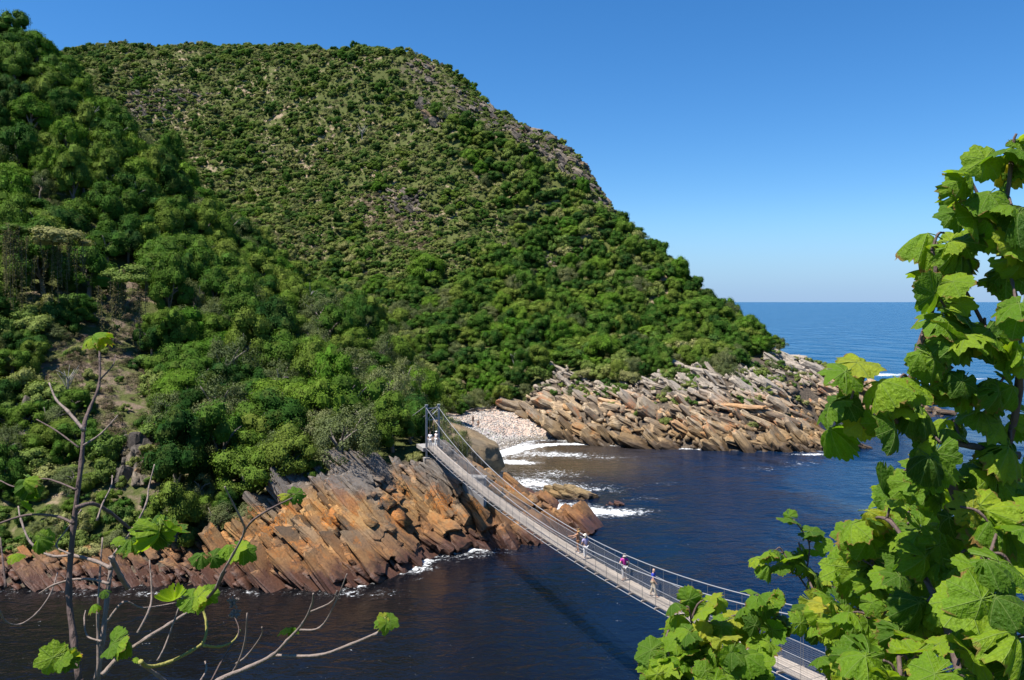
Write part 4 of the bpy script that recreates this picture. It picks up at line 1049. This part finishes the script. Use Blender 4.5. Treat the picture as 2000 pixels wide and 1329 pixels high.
person('balding walker in a royal blue shirt and khaki trousers striding on the footbridge', ondeck(1276, .15), math.radians(-120), (0.015, 0.04, 0.36), (0.52, 0.44, 0.33), None, stride=.22, sleeve=.7,
       arms=((-.25, -.14, 1.16), (-.22, -.12, .92), (.25, .08, 1.16), (.22, .22, .96)), shoes=(0.3, 0.25, 0.2))
person('tanned long haired walker in brown top and shorts reaching for the footbridge rope', ondeck(1129, .22), math.radians(60), (0.42, 0.20, 0.10), (0.45, 0.22, 0.10), (0.40, 0.24, 0.10), shorts=True, skin='skin_tan', sleeve=.3, stride=.12,
       arms=((-.34, .20, 1.30), (-.40, .46, 1.26), (.22, .16, 1.18), (.12, .34, 1.08)), shoes=(0.75, 0.75, 0.75), longhair=True)
person('walker in lilac shirt, white trousers and pale cap beside the tanned walker', ondeck(1143, .02), math.radians(30), (0.38, 0.34, 0.52), (0.70, 0.68, 0.66), (0.5, 0.45, 0.36), hat=(0.72, 0.66, 0.55), stride=.1,
       arms=((-.26, .02, 1.15), (-.22, .18, 1.00), (.26, -.03, 1.14), (.27, .08, .90)))
person('person dressed all in white standing left in the tower gateway', (-10.35, 100.7, 10.66), math.radians(170), (0.78, 0.78, 0.80), (0.76, 0.75, 0.74), (0.12, 0.08, 0.06), stride=.05)
person('person in white with a red patterned top standing at the tower post', (-9.62, 101.3, 10.66), math.radians(150), (0.80, 0.70, 0.68), (0.78, 0.78, 0.78), (0.25, 0.16, 0.1), stride=.08, hat=(0.8, 0.78, 0.75))
def onbeach(px_, D): x = (px_ - 1000) / F * D; return (x, D, float(hz(x, D)) + 0.1)
person('dark clad person standing on the beach, left one of the two', onbeach(924, 169), math.radians(40), (0.16, 0.11, 0.08), (0.12, 0.09, 0.08), (0.06, 0.04, 0.03), shorts=True, skin='skin_tan')
person('tanned person in shorts standing on the beach, right one of the two', onbeach(934, 167), math.radians(-30), (0.32, 0.18, 0.11), (0.14, 0.11, 0.09), (0.06, 0.04, 0.03), shorts=True, skin='skin_tan', h=.96)

# ------------------------------------------------------------------ foreground plants
t = NT('broad_leaf')
lx = t.n('Attribute', attribute_name='lx', out=2); ly = t.n('Attribute', attribute_name='ly', out=2); ed = t.n('Attribute', attribute_name='edge', out=2)
rnd = t.n('ObjectInfo', out=5); oc = t.objco()
r_ = t.math('SQRT', t.math('ADD', t.math('MULTIPLY', lx, lx), t.math('MULTIPLY', ly, ly)))
th = t.math('ARCTAN2', lx, ly); pp = t.math('PINGPONG', t.math('ABSOLUTE', th), 0.4538)
d_ = t.math('MULTIPLY', r_, pp)
vein = t.math('SUBTRACT', 1.0, t.smooth(d_, 0.004, 0.016))
along = t.math('SUBTRACT', r_, t.math('MULTIPLY', d_, 0.9))
sec = t.math('MULTIPLY', t.smooth(t.math('SINE', t.math('MULTIPLY', along, 62.0)), 0.86, 1.0), 0.55)
vv = t.math('MAXIMUM', vein, sec)
nz = t.noise(oc, 2.2, 4); nf = t.noise(oc, 22.0, 3)
col = t.ramp(rnd, [(0, (0.045, 0.11, 0.007)), (0.3, (0.105, 0.21, 0.010)), (0.65, (0.155, 0.265, 0.013)), (0.9, (0.21, 0.31, 0.017)), (1, (0.31, 0.31, 0.03))])
col = t.mix(t.smooth(nz, 0.4, 0.7), col, t.mix(1.0, col, (1.3, 1.15, 0.9), 'MULTIPLY'))
col = t.mix(1.0, col, t.ramp(nf, [(0.3, 0.82), (0.7, 1.12)]), 'MULTIPLY')
col = t.mix(t.math('MULTIPLY', vv, 0.55), col, (0.24, 0.32, 0.09))
brown = t.math('MULTIPLY', t.smooth(t.math('ADD', ed, t.math('MULTIPLY', t.math('SUBTRACT', t.noise(oc, 3.0, 4), 0.5), 0.5)), 0.93, 1.02), t.smooth(t.math('FRACT', t.math('MULTIPLY', rnd, 7.31)), 0.35, 0.6))
col = t.mix(brown, col, t.mix(nf, (0.30, 0.20, 0.05), (0.16, 0.07, 0.03)))
hh = t.math('ADD', t.math('MULTIPLY', vv, -0.6), t.math('MULTIPLY', t.noise(oc, 9.0, 3), 0.9))
bsd = t.n('BsdfPrincipled', {'Base Color': col, 'Roughness': 0.55, 'Specular IOR Level': 0.2, 'Normal': t.bump(hh, 0.5, 0.03)})
trl = t.n('BsdfTranslucent', {'Color': t.mix(1.0, col, (1.75, 1.7, 0.8), 'MULTIPLY')})
M['leaf'] = t.done(t.n('MixShader', {0: 0.46, 1: bsd, 2: trl}))

def broad_leaf(seed, droop=0.5, lob=0.3, fold=0.25):
    rr = random.Random(seed); n = 44; rings = (0.3, 0.62, 0.86, 1.0)
    V, LX, LY, ED, Fc = [(0, 0, 0)], [0], [0], [0], []
    ph = [rr.uniform(0, 6.28) for _ in range(4)]; amp = [rr.uniform(.5, 1.1) for _ in range(7)]
    side = rr.uniform(-.35, .35)
    for ri, rf in enumerate(rings):
        for k in range(n + 1):
            th = math.radians(-168 + 336 * k / n)
            a = abs(th); base = 0.60 if a < 2.2 else 0.60 - 0.10 * (a - 2.2)
            base *= 1 + 0.16 * math.exp(-(th / .35) ** 2)
            lobe = (0.5 + 0.5 * math.cos(th / math.radians(52) * 2 * math.pi)) ** 0.8
            R0 = base * (1 - lob * (1 - lobe) * (0.75 if a < 2.3 else .25))
            if ri >= 2: R0 *= 1 + 0.028 * math.sin(k * 2.7 + ph[0]) * (ri - 1) + rr.uniform(-.022, .022)
            r = R0 * rf; x, y = r * math.sin(th), r * math.cos(th)
            valley = 1 - lobe
            z = -droop * (r / .6) ** 2 * 0.32 - valley * fold * 0.22 * rf + 0.05 * math.sin(3 * th + ph[1]) * rf ** 2 + 0.035 * math.sin(7 * th + ph[2]) * rf ** 3
            z -= fold * 0.5 * (abs(x) ** 1.5) * .9 + side * x * abs(x) * .8
            yy = y - droop * .10 * max(0, y) ** 2
            V.append((x, yy, z)); LX.append(x); LY.append(y); ED.append(rf)
    m1 = n + 1
    for k in range(n): Fc.append((0, 1 + k, 2 + k))
    for ri in range(len(rings) - 1):
        for k in range(n):
            a = 1 + ri * m1 + k; Fc.append((a, a + m1, a + m1 + 1, a + 1))
    if seed % 2: Fc = [q for k, q in enumerate(Fc) if k < n or not (rr.random() < .035)]      # insect holes
    # leaf stalk
    v2, f2 = tube([Vector((0, 0, 0.0)), Vector((0, -.22, -.015)), Vector((0.02, -.48, -.10))], [.013, .016, .02], 5, [Vector(a) for a in V], Fc)
    k0 = len(V)
    LX += [0] * (len(v2) - k0); LY += [0] * (len(v2) - k0); ED += [0] * (len(v2) - k0)
    m = mesh_from('leaf', v2, f2, True); m.materials.append(M['leaf'])
    add_attr(m, 'lx', LX); add_attr(m, 'ly', LY); add_attr(m, 'edge', ED)
    return m
LEAF = [broad_leaf(300 + k, droop=(0.4, 1.1, 0.7, 1.5, 0.25, 0.9, 1.9, 0.6)[k], lob=(0.10, 0.16, 0.22, 0.08, 0.24, 0.14, 0.18, 0.26)[k], fold=(0.2, 0.5, 0.3, 0.9, 0.15, 0.7, 1.1, 0.35)[k]) for k in range(8)]

def put_leaf(parent, node, size, rr, tip=None, face=0.75, name='leaf', up=0.8):
    """leaf whose stalk starts at node (world)"""
    if tip is None:
        a = rr.uniform(0, 2 * math.pi)
        tip = Vector((math.cos(a), math.sin(a) * .8, rr.uniform(-1.1, 0.1)))
    tip = tip.normalized()
    nrm = Vector((rr.gauss(-.1, .6), -face * .8 + rr.gauss(0, .5), up + rr.gauss(0, .4)))
    nrm = nrm - tip * nrm.dot(tip)
    if nrm.length < .1: nrm = Vector((0, -1, .2)) - tip * Vector((0, -1, .2)).dot(tip)
    nrm.normalize(); sx = tip.cross(nrm)
    base = Vector(node) + tip * 0.34 * size
    mt = Matrix.Identity(4)
    for j in range(3):
        mt[j][0] = sx[j] * size; mt[j][1] = tip[j] * size; mt[j][2] = nrm[j] * size; mt[j][3] = base[j]
    o = bpy.data.objects.new(name, LEAF[rr.randrange(8)]); link(o, parent)
    o.matrix_local = Matrix.Translation(parent.location).inverted() @ mt
    return o

def branch(parent, pts, r0, r1, mat, rr, sides=6, name='branch', knots=True):
    rad = [r0 + (r1 - r0) * k / max(1, len(pts) - 1) for k in range(len(pts))]
    p, r = smooth_path([Vector(a) - parent.location for a in pts], rad, 5)
    if knots: r = [a * (1 + (0.25 if k % 5 == 0 else 0) + rr.uniform(-.08, .08)) for k, a in enumerate(r)]
    v, f = tube(p, r, sides)
    return mobj(name, mesh_from(name, v, f, True), M[mat], parent)

# --- bare sapling at lower left
rr = random.Random(91)
def z5(pts, d): return [P(a / 1.8225, b / 1.8225 + 600, d + 0.0009 * k * 60 * (1 if d > 3 else -1)) for k, (a, b) in enumerate(pts)]
def ground_pt(x, y): return Vector((x, y, float(bankz(x, y)) - 0.1))
root_l = empty('bare_sapling', tuple(ground_pt(-1.75, 3.2))); tag(root_l, 'nearly leafless brown and pale stemmed sapling with a few green lobed leaves, lower left', 'sapling')
def px2r(w, d): return w / 2 / F * d
BR = [  # (points in enlarged view, distance, start width px, end width px, bark)
 ([(280, 1329), (262, 1180), (245, 1010), (262, 780), (290, 550), (300, 420), (320, 360), (352, 280), (355, 180), (348, 110)], 3.2, 13, 4, 'twig_brown'),
 ([(300, 440), (240, 370), (200, 330), (175, 270)], 3.2, 7, 3, 'twig_pale'), ([(298, 492), (360, 450), (420, 385)], 3.22, 4, 2, 'twig_pale'), ([(355, 260), (400, 210), (412, 170)], 3.2, 3, 1.6, 'twig_brown'),
 ([(280, 500), (200, 440), (130, 400)], 3.22, 3.4, 2, 'twig_brown'), ([(270, 715), (330, 700), (390, 730), (440, 770), (500, 815), (560, 800)], 3.2, 9, 4, 'twig_brown'),
 ([(262, 770), (200, 745), (100, 740), (0, 770), (-60, 800)], 3.22, 6, 3, 'twig_brown'), ([(270, 650), (210, 625), (150, 612), (60, 640), (0, 618)], 3.24, 4, 2.5, 'twig_brown'),
 ([(345, 1329), (365, 1180), (380, 1050), (395, 930), (405, 885), (440, 830)], 3.3, 12, 5, 'twig_pale'), ([(395, 930), (340, 905), (260, 885), (180, 885), (110, 840), (75, 760), (65, 710)], 3.3, 8, 3, 'twig_pale'),
 ([(388, 985), (330, 970), (260, 970), (190, 990), (140, 1020)], 3.32, 6, 3, 'twig_pale'), ([(-20, 1050), (0, 1085), (20, 1120), (70, 1130), (130, 1090), (180, 1020), (205, 945)], 3.35, 4, 2.4, 'twig_pale'),
 ([(350, 1329), (348, 1100), (355, 960), (365, 820)], 3.25, 6, 3, 'twig_pale'), ([(365, 1310), (420, 1250), (520, 1180), (600, 1130), (700, 1065), (735, 1035)], 3.15, 9, 5, 'twig_pale'),
 ([(490, 1160), (530, 1080), (540, 1020), (532, 900)], 3.15, 5, 2.5, 'twig_pale'), ([(380, 1120), (440, 1050), (500, 1070), (560, 1065), (640, 1050)], 3.3, 4.5, 2.5, 'twig_pale'),
 ([(500, 1262), (530, 1280), (600, 1265), (680, 1225), (725, 1190), (735, 1130), (715, 1050)], 3.05, 8, 5, 'twig_green'), ([(725, 1205), (780, 1210), (830, 1190), (855, 1150)], 3.05, 6, 3, 'twig_green'),
 ([(640, 1440), (780, 1329), (880, 1285), (970, 1240), (1020, 1190), (1075, 1130), (1110, 1060), (1115, 1020)], 3.0, 10, 2.5, 'twig_pale'), ([(970, 1240), (1130, 1240), (1250, 1200), (1345, 1160)], 3.0, 6, 5, 'twig_pale'),
 ([(1060, 1150), (1140, 1140), (1195, 1050), (1235, 950)], 3.0, 4.5, 2, 'twig_pale'), ([(1105, 1085), (1180, 1050), (1200, 1010)], 3.0, 3.4, 2, 'twig_pale'), ([(800, 1320), (835, 1290), (870, 1200), (880, 1090)], 3.0, 5, 2.5, 'twig_pale'),
 ([(840, 1270), (880, 1240), (930, 1170), (932, 1140)], 3.0, 4, 2, 'twig_pale'), ([(745, 1345), (800, 1240), (850, 1160), (830, 1090)], 3.02, 4, 2, 'twig_brown'), ([(405, 885), (480, 780), (520, 700), (530, 640), (550, 560)], 3.3, 5, 2, 'twig_pale'),
 ([(345, 760), (365, 700), (395, 640), (400, 600)], 3.22, 4, 2, 'twig_pale'), ([(770, 1000), (790, 950), (830, 880), (870, 800), (860, 760), (830, 700), (800, 640)], 2.95, 6, 2.4, 'twig_pale'), ([(868, 800), (900, 760), (960, 720), (1040, 680)], 2.95, 5, 3, 'twig_brown'),
 ([(740, 1035), (770, 1000), (800, 940)], 3.0, 6, 6, 'twig_brown'), ([(360, 1190), (310, 1170), (300, 1110), (305, 1080)], 3.25, 4, 2, 'twig_pale'), ([(560, 1260), (590, 1200), (640, 1060), (660, 1010)], 3.1, 4, 2, 'twig_pale'), ([(715, 1329), (735, 1290), (730, 1262)], 3.05, 4, 3, 'twig_pale'),
 ([(250, 880), (200, 850), (240, 790), (290, 720)], 3.25, 4, 2, 'twig_pale'), ([(20, 1000), (10, 900), (0, 820)], 3.3, 5, 3, 'twig_brown'), ([(500, 1270), (560, 1310), (620, 1360)], 3.1, 7, 7, 'twig_pale'), ([(395, 890), (430, 960), (455, 1000)], 3.34, 10, 8, 'twig_pale'),
]
for pts, d, w0, w1, bk in BR:
    branch(root_l, z5(pts, d), px2r(w0, d), px2r(w1, d), bk, rr)
for (a, b), d, w in (((280, 1325), 3.2, 13), ((345, 1325), 3.3, 12), ((650, 1430), 3.0, 10), ((620, 1355), 3.1, 7)):
    p = P(a / 1.8225, b / 1.8225 + 600, d); g = ground_pt(-1.75 + rr.uniform(-.2, .2), 3.2 + rr.uniform(-.2, .2))
    branch(root_l, [g, g.lerp(p, .5) + Vector((rr.uniform(-.1, .1), .05, 0)), p], px2r(w, d) * 1.5, px2r(w, d), 'twig_pale' if w != 13 else 'twig_brown', rr, name='stem')
LL = [((340, 105), 3.2, 95, 3, 0), ((95, 600), 3.25, 115, 2, -.6), ((85, 690), 3.25, 95, 1, -.2), ((150, 810), 3.25, 95, 2, -.4), ((575, 770), 3.15, 150, 4, -.6), ((440, 825), 3.15, 95, 2, -.3), ((840, 850), 2.95, 120, 3, -.2), ((740, 885), 2.95, 90, 2, 0),
      ((650, 1030), 3.05, 130, 2, -.4), ((725, 1010), 3.05, 110, 3, -.7), ((385, 1010), 3.28, 70, 1, 0), ((345, 1055), 3.28, 70, 1, 0), ((430, 1180), 3.15, 140, 4, -.4), ((225, 1235), 3.1, 140, 4, -.4), ((1030, 1140), 3.0, 75, 2, 0), ((1372, 1105), 3.0, 105, 4, -.7), ((30, 885), 3.3, 80, 1, 0), ((1035, 665), 2.95, 80, 2, 0.1), ((500, 1265), 3.1, 50, 1, 0)]
for (a, b), d, w, n, dz in LL:
    node = P(a / 1.8225, b / 1.8225 + 600, d)
    for k in range(n):
        an = 2 * math.pi * (k + rr.random() * .5) / n
        put_leaf(root_l, node, w / 1.8225 / F * d * rr.uniform(.45, .75), rr, Vector((math.cos(an), -.25 + .5 * math.sin(an), dz + rr.uniform(-.35, .25))), face=.65)
# link the far leaf to its twig
branch(root_l, [P(1345 / 1.8225, 1160 / 1.8225 + 600, 3.0), P(1362 / 1.8225, 1130 / 1.8225 + 600, 3.0), P(1372 / 1.8225, 1105 / 1.8225 + 600, 3.0)], px2r(4, 3), px2r(2.5, 3), 'twig_green', rr)
# seed heads
for (a, b) in ((830, 1052), (836, 1092)):
    c = P(a / 1.8225, b / 1.8225 + 600, 3.02); v, f = [], []
    for k in range(26):
        d = Vector((rr.gauss(0, 1), rr.gauss(0, 1), rr.gauss(0.3, .8))).normalized() * rr.uniform(.014, .026)
        tube([c - root_l.location, c - root_l.location + d], [.0025, .004], 4, v, f)
    mobj('seed_head', mesh_from('seed_head', v, f), M['twig_pale'], root_l)

# --- big leaved shrubs at right
def big_shrub(name, label, base, clusters, stems, seed, leafsize, per=3, face=.75):
    """clusters: (px, py, distance); stems: polylines of (px, py, distance)"""
    rr = random.Random(seed); g = ground_pt(*base); root = empty(name, tuple(g)); tag(root, label, 'shrub')
    allp = []
    for pts, w0, w1 in stems:
        q = [P(*a) for a in pts]
        branch(root, q, px2r(w0, pts[0][2]), px2r(w1, pts[-1][2]), 'twig_brown', rr); allp += smooth_path(q, [1] * len(q), 6)[0]
        if pts[0][1] > 1320: branch(root, [g + Vector((rr.uniform(-.1, .1), rr.uniform(-.1, .1), -.05)), g.lerp(q[0], .6) + Vector((rr.uniform(-.05, .05), 0, .1)), q[0]], px2r(w0, pts[0][2]) * 1.5, px2r(w0, pts[0][2]), 'twig_brown', rr, name='stem')
    n = 0
    for c in clusters:
        node = P(*c[:3]); k_ = c[3] if len(c) > 3 else per; ls = leafsize * (c[4] if len(c) > 4 else 1.0)
        near = min(allp, key=lambda a: (a - node).length)
        if (near - node).length > 0.03: branch(root, [near, near.lerp(node, .5) + Vector((0, 0, .02)), node], .0045, .003, 'twig_brown', rr, 5, 'twig')
        out = (node - near); out = out.normalized() if out.length > 1e-3 else Vector((-1, 0, 0))
        for k in range(k_):
            an = 2 * math.pi * (k + rr.random() * .7) / k_
            tip = Vector((math.cos(an), -.25 + .55 * math.sin(an), rr.uniform(-.95, .15))) + out * .35
            put_leaf(root, node + Vector((rr.gauss(0, .015), rr.gauss(0, .02), rr.gauss(0, .015))), ls * rr.uniform(.62, 1.1), rr, tip, face); n += 1
    return root, n
UPC = [(1985, 262, 2.1), (1960, 300, 2.1), (1985, 330, 2.15), (1890, 345, 2.1), (1915, 370, 2.1), (1895, 415, 2.15), (1975, 400, 2.05), (1990, 455, 2.05), (1955, 440, 2.2), (1844, 455, 2.2), (1877, 480, 2.2), (1827, 480, 2.25, 2), (1844, 520, 2.3, 2),
       (1945, 525, 2.15), (1985, 500, 2.2), (1827, 560, 2.15), (1847, 600, 2.15), (1862, 575, 2.2), (1872, 640, 2.15), (1890, 650, 2.1), (1925, 640, 2.15), (1985, 600, 2.0, 2), (1802, 670, 2.15), (1837, 665, 2.2), (1812, 720, 2.15), (1862, 720, 2.15),
       (1652, 725, 2.1, 3), (1697, 735, 2.1, 2), (1662, 780, 2.1, 2), (1654, 820, 2.15, 1), (1714, 815, 2.1, 3), (1777, 775, 2.15), (1752, 745, 2.15, 2), (1800, 850, 2.1, 2), (1837, 865, 2.1, 2), (1885, 750, 2.15), (1955, 745, 2.1), (1985, 700, 2.1), (1990, 790, 2.2), (1925, 800, 2.2), (1860, 820, 2.25),
       (1787, 925, 2.3), (1840, 905, 2.3), (1915, 905, 2.2), (1975, 860, 2.15), (1882, 930, 2.4), (1985, 940, 2.2), (1750, 975, 2.4), (1688, 1010, 2.5), (1710, 1030, 2.5, 2), (1758, 1045, 2.45), (1875, 990, 2.1), (1910, 1000, 2.1), (1955, 1000, 2.1), (1990, 1020, 2.05),
       (1802, 1040, 2.3), (1815, 1080, 2.25), (1865, 1096, 2.2), (1915, 1095, 1.9, 3, 1.15), (1915, 1170, 1.85, 3, 1.15), (1900, 1235, 1.85, 3, 1.15), (1965, 1190, 1.8, 3, 1.15), (1760, 1110, 2.4), (1772, 1185, 2.3), (1812, 1175, 2.2), (1720, 1140, 2.6, 2), (1685, 1090, 2.6, 3), (1710, 1115, 2.6, 2),
       (1805, 1270, 2.0), (1725, 1290, 2.1, 4, 1.1), (1870, 1300, 1.9), (1965, 1260, 1.85), (1760, 1240, 2.2), (1985, 1120, 2.0), (1940, 1320, 1.9), (1850, 1210, 2.4), (1780, 1310, 2.2), (1720, 1215, 2.4), (1990, 1310, 2.0), (1680, 1320, 2.3)]
UPS = [([(1960, 1340, 2.2), (1930, 1200, 2.2), (1900, 1060, 2.2), (1850, 930, 2.2), (1780, 800, 2.2), (1790, 700, 2.2), (1820, 600, 2.2), (1830, 500, 2.2)], 26, 8), ([(1900, 1060, 2.2), (1960, 900, 2.2), (1990, 760, 2.15), (1985, 600, 2.15), (1960, 480, 2.1), (1975, 320, 2.1)], 18, 8),
       ([(1990, 890, 2.2), (1900, 872, 2.2), (1830, 860, 2.2), (1760, 830, 2.15), (1690, 770, 2.1), (1640, 730, 2.1)], 14, 6), ([(1985, 730, 2.2), (1930, 650, 2.2), (1880, 560, 2.2), (1820, 490, 2.2)], 10, 5), ([(1965, 480, 2.1), (1920, 400, 2.1), (1895, 350, 2.1)], 9, 5),
       ([(1880, 1340, 2.1), (1840, 1200, 2.2), (1790, 1100, 2.3), (1740, 1020, 2.4), (1690, 1010, 2.5)], 16, 5), ([(1760, 1340, 2.1), (1750, 1230, 2.3), (1730, 1130, 2.5), (1680, 1090, 2.6)], 10, 4), ([(1930, 1200, 2.2), (1925, 1120, 2.0), (1960, 1000, 2.1)], 9, 5), ([(1850, 930, 2.2), (1800, 905, 2.3), (1750, 930, 2.35)], 8, 4)]
_, nl = big_shrub('broad_leaved_shrub', 'tall shrub with large bright green lobed leaves filling the right edge of the view', (2.05, 2.6), UPC, UPS, 55, 0.104, 3)
BKC = []; rq = random.Random(12)
while len(BKC) < 96:
    a_, b_ = rq.uniform(1590, 2100), rq.uniform(900, 1335)
    if inpoly(a_, b_, [(2100, 900), (1850, 905), (1745, 960), (1675, 1020), (1660, 1150), (1605, 1195), (1640, 1290), (1640, 1340), (2100, 1340)]): BKC.append((a_, b_, rq.uniform(2.35, 3.1), 3, rq.uniform(.65, 1.1)))
BKS = [([(1900, 1345, 2.7), (1880, 1200, 2.7), (1900, 1060, 2.75), (1960, 920, 2.8)], 12, 4), ([(1820, 1345, 2.7), (1790, 1220, 2.7), (1760, 1120, 2.8), (1800, 1000, 2.9)], 10, 4), ([(1740, 1345, 2.7), (1730, 1260, 2.7), (1720, 1180, 2.8)], 8, 4), ([(1985, 1345, 2.6), (1980, 1200, 2.7), (1970, 1080, 2.8)], 10, 4)]
big_shrub('broad_leaved_shrub', 'shaded broad leaved shrub filling the gap behind the tall one, lower right corner', (2.2, 3.2), BKC, BKS, 61, 0.112, 3)
LOC = [(1278, 1328, 3.1), (1300, 1292, 3.1), (1335, 1320, 3.1), (1410, 1325, 3.0), (1295, 1262, 3.15), (1340, 1185, 3.2), (1375, 1172, 3.2), (1310, 1235, 3.2), (1344, 1235, 3.1), (1314, 1278, 3.1), (1395, 1220, 3.2), (1400, 1250, 3.1), (1430, 1270, 3.0, 4), (1360, 1270, 3.1), (1479, 1163, 3.3), (1510, 1170, 3.3, 2), (1471, 1195, 3.3), (1490, 1235, 3.2), (1520, 1205, 3.3, 2), (1284, 1317, 3.1), (1325, 1310, 3.1), (1381, 1310, 3.0), (1441, 1312, 3.0), (1475, 1316, 3.0), (1425, 1205, 3.3, 2), (1450, 1225, 3.3, 2)]
LOS = [([(1400, 1345, 3.1), (1370, 1270, 3.15), (1350, 1210, 3.2)], 10, 5), ([(1480, 1345, 3.1), (1480, 1250, 3.25), (1480, 1180, 3.3)], 10, 4), ([(1330, 1345, 3.1), (1310, 1290, 3.1), (1300, 1250, 3.15)], 8, 4)]
big_shrub('broad_leaved_bush', 'lower bush of crinkled yellow green leaves in front of the footbridge deck', (1.2, 3.4), LOC, LOS, 57, 0.1, 5, face=.6)
SPC = [(1545, 1012, 4.0, 2), (1580, 1038, 4.0, 3), (1557, 1075, 4.0, 4), (1495, 1095, 4.0, 2), (1535, 1112, 4.0, 1), (1575, 1100, 4.0, 3), (1600, 1060, 4.0, 2), (1515, 1075, 4.0, 2), (1590, 1125, 4.0, 2), (1625, 1125, 4.0, 2), (1590, 1210, 3.6, 3), (1640, 1190, 3.6, 3), (1610, 1240, 3.6, 3), (1650, 1260, 3.5, 3), (1580, 1180, 3.7, 2), (1625, 1285, 3.5, 3), (1668, 1225, 3.5, 3)]
SPS = [([(1640, 1345, 3.6), (1630, 1250, 3.7), (1600, 1180, 3.8), (1575, 1120, 4.0), (1560, 1060, 4.0)], 8, 3), ([(1600, 1180, 3.8), (1570, 1140, 4.0), (1530, 1080, 4.0)], 4, 2.5), ([(1660, 1345, 3.5), (1640, 1240, 3.6), (1630, 1140, 4.0)], 5, 2.5), ([(1575, 1120, 4.0), (1580, 1060, 4.0), (1550, 1015, 4.0)], 4, 2)]
big_shrub('slender_shrub', 'thin stemmed shrub with small round pale leaves against the blue water', (1.5, 3.6), SPC, SPS, 59, 0.098, 3, face=.6)
